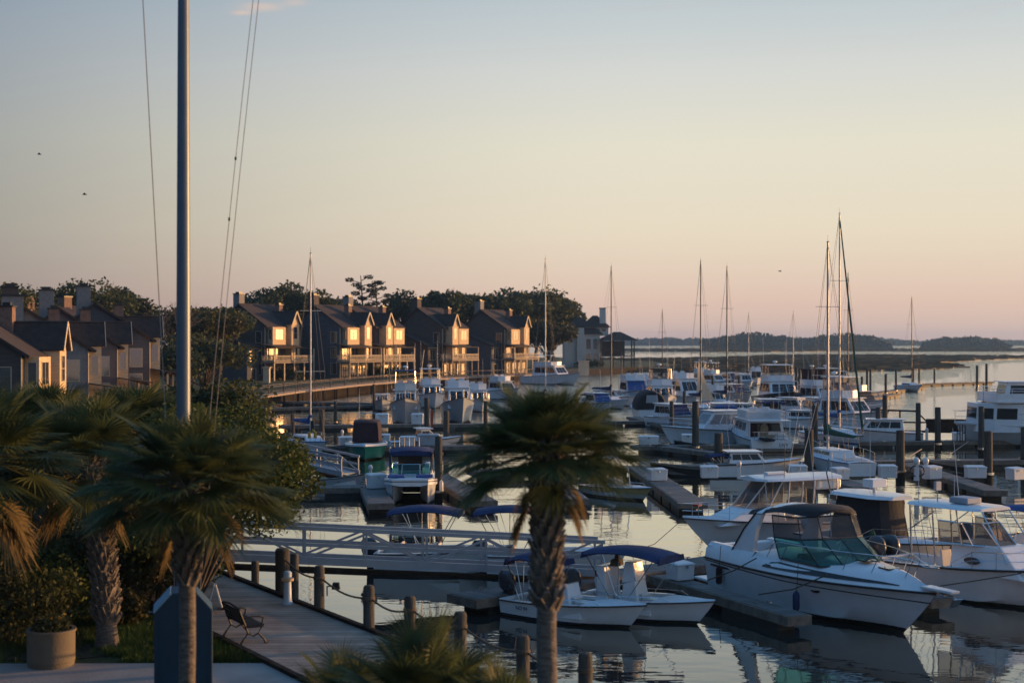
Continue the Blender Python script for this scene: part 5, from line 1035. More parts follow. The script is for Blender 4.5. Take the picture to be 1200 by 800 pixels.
def cruiser():
    px, Y = 972, 45.8; t = start('motor_cruiser', 'big white express cruiser with black canvas top and teal windshield, nearest boat at the right', 'boat', px, Y, -66); L, B = 10.2, 3.4
    sh = hull(t, 'h_cruiser', L, B, 1.42, 1.18, 1.5, tr=.9, flare=.13, NS=24, full=2.3); N_ = 24
    rub(t, sh, 'dark', .04)
    # raised upper hull moulding: white side above the dark line, rising to the stern quarter
    q = MB(); rings = []
    for i, (x, b, s) in enumerate(sh):
        u = i / N_; hh = (.52 if u < .25 else .52 - .12 * (u - .25) / .75) * (1 if u < .9 else 1 - ((u - .9) / .1) * .75); ins = .10 + .20 * u
        b2 = max(.02, b - ins * .6); b3 = max(.015, b - ins - .22); rings.append([(x, b - .01, s), (x - .08 * u, b2, s + hh * .55), (x - .15 * u, b3, s + hh), (x - .15 * u, 0, s + hh + .10 * min(1, b)), (x - .15 * u, -b3, s + hh), (x - .08 * u, -b2, s + hh * .55), (x, -b + .01, s)])
    q.loft(rings[8:], closed=False, cap=False); q.add(rings[8], [tuple(range(7))]); up = q.build('foredeck', 'white', t, smooth=True, ang=50)
    q = MB()
    for sg in (1, -1): q.loft([[(x, sg * y, z) for x, y, z in ((r[0][0], r[0][1], r[0][2]), (r[1][0], r[1][1], r[1][2]), (r[2][0], r[2][1] + .06, r[2][2]), (r[2][0], r[2][1] - .16, r[2][2] - .02), (r[2][0], r[2][1] - .18, .8))] for r in rings[:9]], closed=False, cap=False)
    q.build('coaming', 'white', t, smooth=True, ang=40)
    q = MB(); q.loft([[(x, b - .3, .8), (x, -b + .3, .8)] for x, b, s in sh[:9]], closed=False, cap=False); q.build('cockpit_sole', 'sole', t)
    q = MB(); q.bx(-L / 2 - .9, -L / 2 + .05, -B * .42, B * .42, .26, .36); q.build('swim_platform', 'white', t, bevel=.04); q = MB(); x0 = sh[0][0]; q.bx(x0, x0 + .3, -sh[0][1] + .1, sh[0][1] - .1, .8, 1.62); q.build('transom_bench', 'white', t, bevel=.06)
    # long dark side window swoosh, on both sides, following the side of the foredeck
    for sg in (1, -1):
        lo = []; hi = []
        for i in range(10, 23):
            r = rings[i]; u = (i - 10) / 12; a = V(r[0]); b = V(r[1]); c = V(r[2]); h0 = .50; h1 = .50 + (.92 * (min(1, u * 8)) * (1 - u) ** .8)
            f = lambda h: a.lerp(b, h) if h <= 1 else b.lerp(c, h - 1)
            p0, p1 = f(h0 + .0), f(h1 + .12); lo.append((p0.x, sg * (p0.y + .018), p0.z + .01)); hi.append((p1.x, sg * (p1.y + .018), p1.z + .012))
        q = MB(); q.loft([[lo[k], hi[k]] for k in range(13)], closed=False, cap=False); q.build('side_window', 'glass', t, smooth=True)
        for xx, yy, zz in ((2.35, 17, .92),):
            p = sh[yy]; q = MB(); q.lathe([(0, .012), (.17, .012), (.17, 0), (.2, 0), (.2, -.02)], (0, 0, 0), 18); o = q.build('porthole', 'glass', t); o.location = (p[0] - .55, sg * (p[1] - .075), .98); o.rotation_euler = (R(-78 * sg), 0, R(-12 * sg)); o.scale = (1.1, .5, 1)
    # windshield: raked front panes and side wings, frame, then clear vinyl up to the canvas
    zb = 1.72; bot = [(-.75, -1.40, zb), (1.15, -1.24, zb - .02), (1.72, -.70, zb + .0), (1.72, .70, zb + .0), (1.15, 1.24, zb - .02), (-.75, 1.40, zb)]; zt = 2.40
    top = [(-1.2, -1.30, zt - .06), (.12, -1.20, zt), (.55, -.66, zt + .04), (.55, .66, zt + .04), (.12, 1.20, zt), (-1.2, 1.30, zt - .06)]
    zc = 3.12; cv = [(-1.4, -1.24, zc - .10), (-.12, -1.14, zc - .05), (.22, -.62, zc), (.22, .62, zc), (-.12, 1.14, zc - .05), (-1.4, 1.24, zc - .10)]
    fr = MB()
    for i in range(5):
        q = MB(); q.slab([bot[i], bot[i + 1], top[i + 1], top[i]], .012); q.build('windshield_pane', 'teal', t)
        q = MB(); q.slab([top[i], top[i + 1], cv[i + 1], cv[i]], .008); q.build('vinyl_panel', 'clear', t)
    for ch, r_ in ((bot, .03), (top, .035), (cv, .03)): fr.tube(ch, r_, 6)
    for i in range(6): fr.tube([bot[i], top[i]], .026, 5); fr.tube([top[i], cv[i]], .02, 5)
    fr.tube([(1.72, 0, zb), (.55, 0, zt + .04)], .022, 5); fr.build('windshield_frame', 'dark', t)
    wq = MB(); wq.tube([(1.5, -.2, zb + .14), (.95, .1, zb + .46), (.8, .45, zb + .52)], .012, 4); wq.tube([(1.5, .35, zb + .14), (.95, .1, zb + .42)], .012, 4); wq.build('wiper', 'dark', t)
    # canvas top from the windshield to the radar arch
    q = MB(); rg = []
    for i in range(9):
        u = i / 8; x = .30 - 3.1 * u; z = zc + .10 + .13 * math.sin(math.pi * min(1, u * 1.15 + .1)) - .16 * u * u; w = .70 + .56 * min(1, u * 5) ** .6
        rg.append([(x, -w, z - .16), (x, -w * .86, z - .02), (x, -w * .45, z + .05), (x, 0, z + .07), (x, w * .45, z + .05), (x, w * .86, z - .02), (x, w, z - .16), (x, w * .85, z - .10), (x, 0, z + .0), (x, -w * .85, z - .10)])
    q.loft(rg); q.build('canvas_top', 'black', t, smooth=True, ang=60)
    # radar arch: thick raked white legs from the coaming up
    q = MB(); zq = 1.66
    for sg in (1, -1): q.loft([[(-3.55 + a, sg * (1.40 - b), z), (-2.35 + a * .9 + d, sg * (1.40 - b), z), (-2.35 + a * .9 + d, sg * (1.26 - b), z), (-3.55 + a, sg * (1.26 - b), z)] for a, b, d, z in ((0, 0, 0, zq - .15), (.62, .06, -.42, zq + .75), (1.25, .16, -.75, zq + 1.35), (1.55, .42, -.86, zq + 1.56))])
    q.loft([[(x, -1.0, zq + 1.50), (x, -.5, zq + 1.62), (x, 0, zq + 1.66), (x, .5, zq + 1.62), (x, 1.0, zq + 1.50), (x, 1.0, zq + 1.40), (x, 0, zq + 1.54), (x, -1.0, zq + 1.40)] for x in (-2.05, -1.72)]); q.build('radar_arch', 'white', t, smooth=True, ang=40)
    for sg in (1, -1): pyt([(-3.62, sg * 1.42, 1.5), (-2.9, sg * 1.36, 2.4), (-2.3, sg * 1.26, 3.02)], .03, 'dark', t, 'arch_trim')
    # rails
    q = MB(); tp = []
    for i in range(9, 24):
        r = rings[min(i, 24)]; tp.append((V((r[2][0], r[2][1] + .14, r[2][2] - .06)), V((r[2][0] + .32, max(.05, r[2][1] + .10), r[2][2] + .50 * min(1, (i - 8) * .4)))))
    for sg in (1, -1):
        q.tube([V((p.x, sg * p.y, p.z)) for _, p in tp] + [V((tp[-1][1].x + .45, 0, tp[-1][1].z + .03))], .017, 6)
        for k in range(1, 15, 2): a, b = tp[k]; q.tube([V((a.x, sg * a.y, a.z)), V((b.x, sg * b.y, b.z))], .014, 5)
    q.build('bow_rail', 'steel', t)
    q = MB(); bx_ = sh[-1][0]; q.hexa([(bx_ - .5, -.22, 1.50), (bx_ + .75, -.16, 1.52), (bx_ + .75, .16, 1.52), (bx_ - .5, .22, 1.50), (bx_ - .5, -.22, 1.58), (bx_ + .78, -.16, 1.60), (bx_ + .78, .16, 1.60), (bx_ - .5, .22, 1.58)]); q.build('bow_pulpit', 'white', t, bevel=.02)
    q = MB(); q.tube([(bx_ + .1, 0, 1.47), (bx_ + .62, 0, 1.44), (bx_ + .86, 0, 1.36)], .03, 6); q.slab([(bx_ + .86, -.16, 1.40), (bx_ + .66, -.12, 1.16), (bx_ + .52, 0, 1.10), (bx_ + .66, .12, 1.16), (bx_ + .86, .16, 1.40)], .03); q.build('anchor', 'steel', t)
    for x, y in ((1.9, .0), (3.0, .0)): q = MB(); q.box((x, y, 1.93 - (x - 1.9) * .07), (.5, .5, .04)); q.build('deck_hatch', 'glass', t, bevel=.01)
    seat(t, -1.5, -.55, .8, .7, 'vinyl', 'helm_seat'); seat(t, -2.6, .5, .8, 1.2, 'vinyl', 'helm_seat'); q = MB(); q.hexa([(-.6, -1.0, .8), (.5, -1.0, .8), (.5, 1.0, .8), (-.6, 1.0, .8), (-.35, -1.0, 1.9), (.55, -1.0, 1.78), (.55, 1.0, 1.78), (-.35, 1.0, 1.9)]); q.build('dashboard', 'sole', t, bevel=.04)
    for x, zz in ((.55, .55), (-3.9, .7)):
        b = min(sh, key=lambda s: abs(s[0] - x)); fender(t, x, -b[1] - .10, zz, .6, 'navy' if x > 0 else 'maroon'); pyt([(x, -b[1] - .08, zz + .3), (x, -b[1] - .02, 1.72)], .012, 'rope', t, 'fender_rope')
    antenna(t, -2.0, -1.0, 3.15, 2.2, (-.4, 0)); antenna(t, -1.9, .9, 3.15, 2.6, (-.5, 0))
    q = MB(); q.loft([[(-4.6, -b - .012, .95), (-3.2, -b - .012, .95), (-3.2, -b - .012, 1.02), (-4.6, -b - .012, 1.02)] for b in (sh[2][1], sh[2][1] + .012)]); q.build('hull_vent', 'dark', t)
    return t
cz_ = cruiser()
def L2W(o, p): c, s = math.cos(o.rotation_euler.z), math.sin(o.rotation_euler.z); return V((o.location.x + p[0] * c - p[1] * s, o.location.y + p[0] * s + p[1] * c, p[2]))
line_to('dark mooring line slanting down the middle of the big cruiser hull', [L2W(cz_, (2.0, -1.58, 1.60)), L2W(cz_, (.8, -1.95, 1.0)), L2W(cz_, (-.6, -2.3, DZ + .08))], .022)
line_to('dark mooring line near the stern quarter of the big cruiser', [L2W(cz_, (-1.6, -1.72, 1.62)), L2W(cz_, (-2.5, -2.0, 1.1)), L2W(cz_, (-3.6, -2.35, DZ + .08))], .022)

def walkaround(label, px, Y, hd, L=7.8, B=2.7, tower=False, hm='h_white'):
    t = start('cabin_boat', label, 'boat', px, Y, hd); sh = hull(t, hm, L, B, 1.45, .95, 1.2, NS=20); rub(t, sh, 'dark', .04); liner(t, sh, 0, 10, .2, .45); deck(t, sh, 10, 20, .02, .08)
    c = block(t, 'cabin', -.4, 2.6, B * .36, B * .27, 1.0, .95, 1.1, -.05, 'white', front=False, side=False)
    for sg in (1, -1):
        q = MB(); q.lathe([(0, .014), (.2, .014), (.22, 0)], n=18); o = q.build('porthole', 'glass', c); o.location = (.55, sg * (B * .345), 1.42); o.rotation_euler = (R(-83 * sg), 0, R(-3 * sg)); o.scale = (1.5, .55, 1)
    zb, zt = 1.92, 2.62; xb, xt = 1.0, .35
    bot = [(-.9, -.92, zb - .05), (.55, -.86, zb), (1.25, -.42, zb), (1.25, .42, zb), (.55, .86, zb), (-.9, .92, zb - .05)]; top = [(-.9, -.92, zt), (.05, -.84, zt), (.55, -.42, zt), (.55, .42, zt), (.05, .84, zt), (-.9, .92, zt)]
    f = MB()
    for i in range(5): q = MB(); q.slab([bot[i], bot[i + 1], top[i + 1], top[i]], .01); q.build('windshield_pane', 'clear', t)
    f.tube(bot, .03, 5); f.tube(top, .028, 5)
    for i in range(6): f.tube([bot[i], top[i]], .025, 5)
    f.build('windshield_frame', 'steel', t)
    zh = 3.05; q = MB(); q.loft([[(x, -w, zh), (x, -w * .9, zh + .08), (x, 0, zh + .12), (x, w * .9, zh + .08), (x, w, zh), (x, 0, zh - .01)] for x, w in ((-2.3, .95), (-2.1, 1.1), (.2, 1.05), (.75, .75))]); q.build('hard_top', 'white', t, smooth=True, ang=35)
    f = MB()
    for sg in (1, -1):
        f.tube([(.72, sg * .66, zh + .02), (1.9, sg * .80, 1.5)], .026, 6); f.tube([(.1, sg * .9, zb), (-.1, sg * .95, zh)], .03, 6); f.tube([(-1.0, sg * .95, 1.0), (-1.1, sg * 1.0, zh)], .03, 6); f.tube([(-2.0, sg * 1.02, 1.0), (-2.1, sg * 1.0, zh)], .035, 6); f.tube([(-2.1, sg * 1.0, 2.2), (-1.05, sg * .97, 2.9)], .022, 5)
    f.build('top_frame', 'steel', t); bow_rail(t, sh, 11, .55, .12)
    seat(t, -.75, .45, .45, .5, 'vinyl', 'helm_seat', back=.7); seat(t, -.75, -.45, .45, .5, 'vinyl', 'helm_seat', back=.7)
    q = MB(); q.lathe([(.17, 0), (.19, .015), (.17, .03)], n=14); w = q.build('steering_wheel', 'dark', t); w.location = (-.3, -.45, 1.5); w.rotation_euler = (0, R(-60), 0)
    q = MB(); q.bx(-.95, -.15, -.36, .36, zh + .13, zh + .34); q.build('radar_unit', 'boxg', t, bevel=.04)
    antenna(t, -1.6, .9, zh, 2.6, (-.3, 0)); antenna(t, -1.8, -.9, zh, 1.3); antenna(t, -1.2, 0.2, zh, 1.0)
    q = MB(); q.tube([(-1.5, -.3, zh), (-1.5, -.3, zh + .55)], .02, 5); q.bx(-1.56, -1.44, -.42, -.18, zh + .5, zh + .8); q.build('nav_light', 'boxg', t)
    for k in range(5): antenna(t, -2.2, -.8 + .4 * k, 1.1, 2.0, (-.5, 0), 'dark', .012, 'fishing_rod')
    outboard(t, -L / 2 - .22, .35, .85, 'engine', 1.15); outboard(t, -L / 2 - .22, -.35, .85, 'engine', 1.15)
    return t
wa = walkaround('white hardtop fishing boat right of the big cruiser, see-through windows and dark porthole', 1146, 48.2, -59)
line_to('dark mooring line sagging along the hull of the hardtop fishing boat', [L2W(wa, (2.6, -1.0, 1.3)), L2W(wa, (1.2, -1.65, .9)), L2W(wa, (.2, -2.2, DZ + .08))], .02)
def covered_tower():
    t = start('covered_boat', 'boat wrapped in tall black canvas under a white hardtop with radar', 'boat', 1030, 55.4, -60); L, B = 7.4, 2.6; sh = hull(t, 'h_white', L, B, 1.25, .9, 1.1); rub(t, sh); deck(t, sh, 9, 18, .0, .08); liner(t, sh, 0, 9, .2, .4)
    z0, z1 = .95, 2.62; q = MB(); q.loft([[(x * (1 - u * .20) - .4, y * (1 - u * .22), z0 + (z1 - z0) * u) for x, y in [(1.3, -.75), (1.5, 0), (1.3, .75), (.4, .95), (-1.4, .95), (-1.5, 0), (-1.4, -.95), (.4, -.95)]] for u in (0, .35, .7, 1)]); q.build('canvas_cover', 'black', t, smooth=True, ang=30)
    zh = 2.66; q = MB(); q.loft([[(x, -w, zh), (x, -w * .85, zh + .12), (x, 0, zh + .16), (x, w * .85, zh + .12), (x, w, zh), (x, 0, zh - .01)] for x, w in ((-1.9, .7), (-1.7, 1.0), (.5, 1.0), (1.25, .55))]); q.build('hard_top', 'white', t, smooth=True, ang=35)
    q = MB(); q.bx(-.5, .05, -.38, .38, zh + .36, zh + .68); q.tube([(-.25, 0, zh + .1), (-.25, 0, zh + .4)], .07, 8); q.build('radar_unit', 'white', t, bevel=.08)
    antenna(t, -1.4, .9, zh, 3.6); antenna(t, -1.5, -.95, zh, 3.2, (-.2, -.2)); pyt([(-1.7, -.9, zh), (-1.2, -1.6, zh + .9), (-.9, -1.75, zh + 1.5)], .03, 'steel', t, 'outrigger'); pyt([(-1.7, -1.02, zh), (-1.3, -1.25, 1.0)], .03, 'steel', t, 'top_leg'); bow_rail(t, sh, 10, .5)
    fender(t, 1.2, -1.5, 1.25, .6, 'green'); outboard(t, -L / 2 - .2, 0, .85, 'engw', 1.1)
covered_tower()
def hardtop_express():
    t = start('cabin_boat', 'white express boat with long hardtop behind the big cruiser, its bow pointing left', 'boat', 899, 60.5, 207); L, B = 8.6, 2.9; sh = hull(t, 'h_white', L, B, 1.45, .95, 1.5, flare=.2); rub(t, sh); deck(t, sh, 8, 18, .0, .10); liner(t, sh, 0, 8, .2, .5)
    block(t, 'cabin', -.3, 3.0, B * .33, B * .25, 1.1, .62, 1.5, 0, 'white', front=False, side=False)
    zb, zt = 1.7, 2.85; bot = [(-1.6, -1.05, zb), (.7, -.98, zb), (1.5, -.5, zb), (1.5, .5, zb), (.7, .98, zb), (-1.6, 1.05, zb)]; top = [(-1.7, -1.05, zt), (-.1, -.95, zt), (.35, -.5, zt), (.35, .5, zt), (-.1, .95, zt), (-1.7, 1.05, zt)]; f = MB()
    for i in range(5): q = MB(); q.slab([bot[i], bot[i + 1], top[i + 1], top[i]], .01); q.build('windshield_pane', 'clear', t)
    f.tube(bot, .04, 5); f.tube(top, .04, 5)
    for i in range(6): f.tube([bot[i], top[i]], .035, 5)
    for sg in (1, -1):
        for x in (-1.0, -.3): f.tube([(x, sg * 1.02, zb), (x - .1, sg * 1.02, zt)], .03, 5)
    f.build('windshield_frame', 'offwhite', t)
    zh = 2.85; q = MB(); q.loft([[(x, -w, zh), (x, -w * .92, zh + .10), (x, 0, zh + .20), (x, w * .92, zh + .10), (x, w, zh), (x, 0, zh - .02)] for x, w in ((-3.3, .9), (-3.1, 1.15), (-.2, 1.15), (.7, 1.0), (1.0, .55))]); q.build('hard_top', 'white', t, smooth=True, ang=35)
    q = MB(); q.bx(-3.2, -1.9, -1.0, 1.0, 2.4, 2.83); q.build('storage_box', 'white', t, bevel=.1); q = MB(); q.bx(-.9, .1, -.15, .15, zh + .2, zh + .3); q.build('light_bar', 'white', t, bevel=.02)
    q = MB(); 
    for sg in (1, -1): q.tube([(-2.9, sg * 1.1, .9), (-2.9, sg * 1.05, zh)], .04, 6)
    q.build('top_frame', 'steel', t); bow_rail(t, sh, 9, .6, .12); antenna(t, -.2, .9, zh, 3.4, (-.1, 0), 'dark'); antenna(t, -1.8, -.9, zh, 2.8, (-.6, 0)); antenna(t, -2.4, -.9, zh, 3.2, (-1.0, 0)); seat(t, -1.4, .5, .5, .6, back=.9); seat(t, -1.4, -.5, .5, .6, back=.9)
    q = MB(); q.box((3.3, -.4, 1.9), (.35, .25, .12), .5); q.build('anchor_windlass', 'red', t)
    return t
he = hardtop_express(); p_ = L2W(he, (4.2, 0, 1.45))
line_to('thin mooring line dipping to the water left of the hardtop express bow', [p_, p_ + V((-1.3, -.6, -1.0)), p_ + V((-3.4, -1.4, -1.55)), p_ + V((-4.6, -2.6, -1.2))], .014)

def power_cat():
    t = start('power_catamaran', 'white twin-hulled boat with navy top, bows pointing at the viewer', 'boat', 482, 78.6, -87); L, B = 7.2, 2.9
    for sg in (1, -1):
        o = bpy.data.objects.new('twin_hull', None); rings, sh = hull_shape(L, 1.0, 1.35, 1.0, .6, flare=.02, full=3.4); q = MB(); q.loft([[(x, y + sg * .92, z) for x, y, z in r] for r in rings], closed=False, cap=False); q.add([(x, y + sg * .92, z) for x, y, z in rings[0]], [tuple(range(9))]); q.build('hull', 'h_white', t, smooth=True, ang=40); bpy.data.objects.remove(o)
    q = MB(); q.loft([[(x, -w, z - .28), (x, -w, z), (x, -w * .5, z + c), (x, 0, z + c * 1.2), (x, w * .5, z + c), (x, w, z), (x, w, z - .28), (x, .55, z - .36), (x, 0, z - .26 - .1), (x, -.55, z - .36)] for x, w, z, c in ((-3.6, 1.42, 1.05, .02), (0, 1.46, 1.15, .05), (2.4, 1.40, 1.34, .08), (3.3, 1.22, 1.42, .05), (3.58, .95, 1.42, .0))]); q.build('deck', 'white', t, smooth=True, ang=35)
    q = MB(); q.bx(-3.4, -3.3, -.6, .6, .02, .8); q.build('tunnel_shade_panel', 'dark', t)  # dark sheet added between the hulls to stand for the tunnel's shade
    for y in (-.75, .75):
        q = MB(); q.bx(1.9, 3.05, y - .45, y + .45, 1.46, 1.56); q.build('bow_cushion', 'blue', t, bevel=.04)
    block(t, 'cockpit_coaming', -2.6, 1.4, 1.25, 1.1, 1.12, .38, .3, 0, 'white', front=False, side=False)
    zb, zt = 1.48, 1.98; bot = [(-.4, -1.12, zb), (.8, -1.05, zb), (1.3, -.5, zb), (1.3, .5, zb), (.8, 1.05, zb), (-.4, 1.12, zb)]; top = [(-.6, -1.05, zt), (.35, -.98, zt), (.75, -.48, zt), (.75, .48, zt), (.35, .98, zt), (-.6, 1.05, zt)]; f = MB()
    for i in range(5): q = MB(); q.slab([bot[i], bot[i + 1], top[i + 1], top[i]], .01); q.build('windshield_pane', 'teal', t)
    f.tube(bot, .02, 5); f.tube(top, .02, 5)
    for i in range(6): f.tube([bot[i], top[i]], .02, 5)
    f.build('windshield_frame', 'steel', t); canopy(t, -2.4, .6, 1.2, 2.62, .12, 'navy', lz=1.45, valance=.2, lm='dark', foot=-.4)
    q = MB(); q.slab([(-1.1, -.75, 1.3), (-1.1, .6, 1.3), (-1.1, .6, 2.55), (-1.1, -.75, 2.55)], .03); q.build('back_curtain', 'dark', t)
    f = MB()
    for sg in (1, -1): f.tube([(.55, sg * 1.08, zb), (.45, sg * 1.12, 2.6)], .05, 6)
    f.build('canvas_strut', 'navy', t)
    for k in range(6): antenna(t, -2.3, -1.0 + .28 * k, 2.3, .95, (-.1, 0), 'vinyl' if k % 2 else 'dark', .03, 'rod_holder')
    pyt([(-2.4, -1.25, 1.0), (-2.4, -1.25, 2.7)], .05, 'vinyl', t, 'pole'); fender(t, 1.0, 1.65, .8, .6); outboard(t, -3.8, .9, .95, 'engw', 1.1); outboard(t, -3.8, -.9, .95, 'engw', 1.1); rub(t, [(x, w, z - .02) for x, w, z in ((-3.6, 1.42, .98), (0, 1.46, 1.08), (2.4, 1.4, 1.27), (3.3, 1.22, 1.35), (3.58, .95, 1.35))], 'dark', .025)
power_cat()
def green_boat():
    t = start('covered_boat', 'green-hulled boat with a dark maroon canvas box cover, bow towards the viewer', 'boat', 429, 106.5, -86); L, B = 8, 3.0; sh = hull(t, 'h_green', L, B, 1.15, .9, 1.1, full=3.2, flare=.05); deck(t, sh, 8, 18, -.06, .10, m='white'); rub(t, [(x, b, s + .06) for x, b, s in sh], 'white', .11); liner(t, sh, 0, 8, .2, .4)
    q = MB(); q.loft([[(-2.9, -1.15, 1.0), (1.2, -.98, 1.25), (1.2, .98, 1.25), (-2.9, 1.15, 1.0)], [(-2.8, -1.1, 2.1), (.95, -.92, 2.2), (.95, .92, 2.2), (-2.8, 1.1, 2.1)], [(-2.6, -1.0, 2.68), (.8, -.86, 2.66), (.8, .86, 2.66), (-2.6, 1.0, 2.68)], [(-2.4, -.6, 2.78), (.6, -.5, 2.76), (.6, .5, 2.76), (-2.4, .6, 2.78)]]); q.build('canvas_cover', 'maroon', t, smooth=True, ang=35)
    f = MB(); f.tube([(-2.4, -.9, 2.7), (-2.6, -.6, 3.2), (-2.6, .6, 3.2), (-2.4, .9, 2.7)], .03, 5); f.build('arch_bar', 'steel', t); antenna(t, -2.5, -.6, 2.75, 2.4)
    outboard(t, -L / 2 - .2, 0, .8, 'engw')
green_boat()

def yacht(label, px, Y, hd, L, B, hm='h_white', fb=True, top='white', fbc=None, sb=1.9, ss=1.1, house=(-.28, .22), hh=1.55, canvas_front=None, hardtop=True, rail=True, name='motor_yacht', pane='glass', cat='boat', ants=2, aft=None, fly_m='white', rad=True):
    """flybridge cruiser: flared hull, deckhouse with window band, bridge with its own screen and top"""
    t = start(name, label, cat, px, Y, hd); sh = hull(t, hm, L, B, sb, ss, .12 * L, flare=.14); rub(t, sh, 'dark' if hm != 'h_black' else 'white', .045); deck(t, sh, 0, 18, .02, .10)
    x0, x1 = L * house[0], L * house[1]; w = B * .41; zd = ss + .08
    block(t, 'deckhouse', x0, x1, w, w * .86, zd, hh, hh * .8, hh * .12, fly_m, nsd=3, pane=pane, back=True, roof=.25)
    z = zd + hh + .09
    if canvas_front:
        c4 = [(x1, -w * .9, zd + .2), (x1, w * .9, zd + .2), (x1 - hh * .8, w * .78, zd + hh), (x1 - hh * .8, -w * .78, zd + hh)]; panel(c4, .03, .97, .10, .96, .05, .02).build('windshield_cover', canvas_front, t)
    if fb:
        q = MB(); fx0, fx1 = x0 * .9, x1 - hh * .95; ring = lambda k, zz: [(fx0, -w * .86 * k, zz), (fx1 - .3, -w * .8 * k, zz), (fx1, 0, zz), (fx1 - .3, w * .8 * k, zz), (fx0, w * .86 * k, zz)]
        q.loft([ring(1, z), ring(1.03, z + .7), ring(.97, z + .7), ring(.94, z + .01)], closed=True, cap=False); q.build('flybridge', fly_m, t)
        seat(t, (fx0 + fx1) / 2 - .2, .5, z, .6, name='helm_seat'); seat(t, (fx0 + fx1) / 2 - .2, -.5, z, .6, name='helm_seat')
        if hardtop:
            for sg in (1, -1):
                for x in (fx0 + .15, (fx0 + fx1) / 2, fx1 - .5): pyt([(x, sg * w * .8, z + .6), (x, sg * w * .76, z + 1.95)], .035, 'steel', t, 'top_post')
            q = MB(); q.bx(fx0 - .1, fx1 - .15, -w * .86, w * .86, z + 1.95, z + 2.06); q.build('hard_top', top, t, bevel=.04)
            if fbc:
                q = MB(); a = .74; q.loft([[(fx0 + .1, -w * a - .06, zz), (fx1 - .45, -w * a * .97 - .06, zz), (fx1 - .3, 0, zz), (fx1 - .45, w * a * .97 + .06, zz), (fx0 + .1, w * a + .06, zz)] for zz in (z + .71, z + 1.94)], cap=False); q.build('bridge_enclosure', fbc, t)
            if rad: radar(t, fx0 + .6, 0, z + 2.3)
            pyt([(fx0 + .4, w * .9, zd + .3), (fx0 - .3, w * 1.25, z + 1.6), (fx0 - 1.2, w * 1.5, z + 4.2)], .018, 'alu', t, 'outrigger'); pyt([(fx0 + .4, -w * .9, zd + .3), (fx0 - .3, -w * 1.25, z + 1.6), (fx0 - 1.2, -w * 1.5, z + 4.2)], .018, 'alu', t, 'outrigger')
            for k in range(ants): antenna(t, fx0 + .3 + .3 * k, (-1) ** k * w * .75, z + 2.0, 3.0 + .8 * k, (-.3, 0), r=.016)
        else:
            for k in range(ants): antenna(t, fx0 + .3, (-1) ** k * w * .75, z + .5, 3.4, (-.3, 0))
    else:
        for k in range(ants): antenna(t, x0 + .4, (-1) ** k * w * .75, z, 2.8, (-.3, 0))
    if rail: bow_rail(t, sh, 8, .75, .14)
    if aft: canopy(t, -L * .49, x0 + .1, w, zd + hh - .25, .1, aft, lz=zd, name='cockpit_top')
    q = MB(); s0_ = sh[0]; q.bx(s0_[0] - .55, s0_[0] + .02, -s0_[1] * .9, s0_[1] * .9, .22, .32); q.build('swim_platform', 'wood', t)
    return t, sh
# trawler seen from its stern
def trawler():
    t, sh = yacht('white trawler seen from its stern with dark lettering on the transom and brown doorways', 886, 117, 93, 11, 3.9, 'h_white', True, fly_m='white', sb=1.6, ss=1.0, house=(-.30, .25), hardtop=False, hh=1.3, ants=2)
    s0_ = sh[0]; x = s0_[0]; text('LIVY', .38, 'dark', t, (x - .03, -.95, .45), (R(90), 0, R(-90)))
    xb = -11 * .30 - .03; z = 1.02
    for y, m in ((.95, 'maroon'), (.1, 'tan')): q = MB(); q.add([(xb, y - .32, z), (xb, y + .32, z), (xb, y + .32, z + .85), (xb, y + .16, z + 1.1), (xb, y - .16, z + 1.1), (xb, y - .32, z + .85)] + [(xb - .06, a, b) for a, b in ((y - .32, z), (y + .32, z), (y + .32, z + .85), (y + .16, z + 1.1), (y - .16, z + 1.1), (y - .32, z + .85))], [(5, 4, 3, 2, 1, 0), (6, 7, 8, 9, 10, 11)] + [(i, (i + 1) % 6, 6 + (i + 1) % 6, 6 + i) for i in range(6)]); q.build('doorway', m, t)
    q = MB(); q.bx(x + .3, x + .9, -.3, .3, 1.05, 1.35); q.build('deck_chest', 'tan', t); q = MB()
    for k in range(7): a = -1.4 + k * .46; q.tube([(x + .05, a, 1.02), (x + .05, a, 1.6)], .02, 4)
    q.tube([(x + .05, -1.5, 1.6), (x + .05, 1.5, 1.6)], .025, 5); q.build('stern_rail', 'steel', t)
    q = MB(); q.loft([[(x - .12, a, b) for a, b in ((-.1, .9), (.6, .86), (1.1, 1.05), (1.0, 1.22), (.3, 1.15), (-.2, 1.05))], [(x - .5, a, b) for a, b in ((-.1, .9), (.6, .86), (1.1, 1.05), (1.0, 1.22), (.3, 1.15), (-.2, 1.05))]]); q.build('dinghy_cover', 'black', t)
    bx_ = x + 3; q = MB(); q.slab([(xb - 1.6, -1.7, 2.4), (xb, -1.7, 2.4), (xb, 1.7, 2.4), (xb - 1.6, 1.7, 2.4)], .07); q.tube([(xb - 1.5, -1.6, 1.0), (xb - 1.5, -1.6, 2.4)], .04, 6); q.tube([(xb - 1.5, 1.6, 1.0), (xb - 1.5, 1.6, 2.4)], .04, 6); q.build('cockpit_roof', 'white', t)
    q = MB()
    for i in range(9): a = xb - 1.5 + i * .5; q.tube([(a, -1.65, 2.47), (a, -1.65, 3.1)], .02, 4); q.tube([(a, 1.65, 2.47), (a, 1.65, 3.1)], .02, 4)
    q.tube([(xb - 1.5, -1.65, 3.1), (xb + 2.5, -1.65, 3.1)], .025, 5); q.tube([(xb - 1.5, 1.65, 3.1), (xb + 2.5, 1.65, 3.1)], .025, 5); q.tube([(xb - 1.5, -1.65, 3.1), (xb - 1.5, 1.65, 3.1)], .025, 5); q.build('bridge_rail', 'vinyl', t)
trawler()
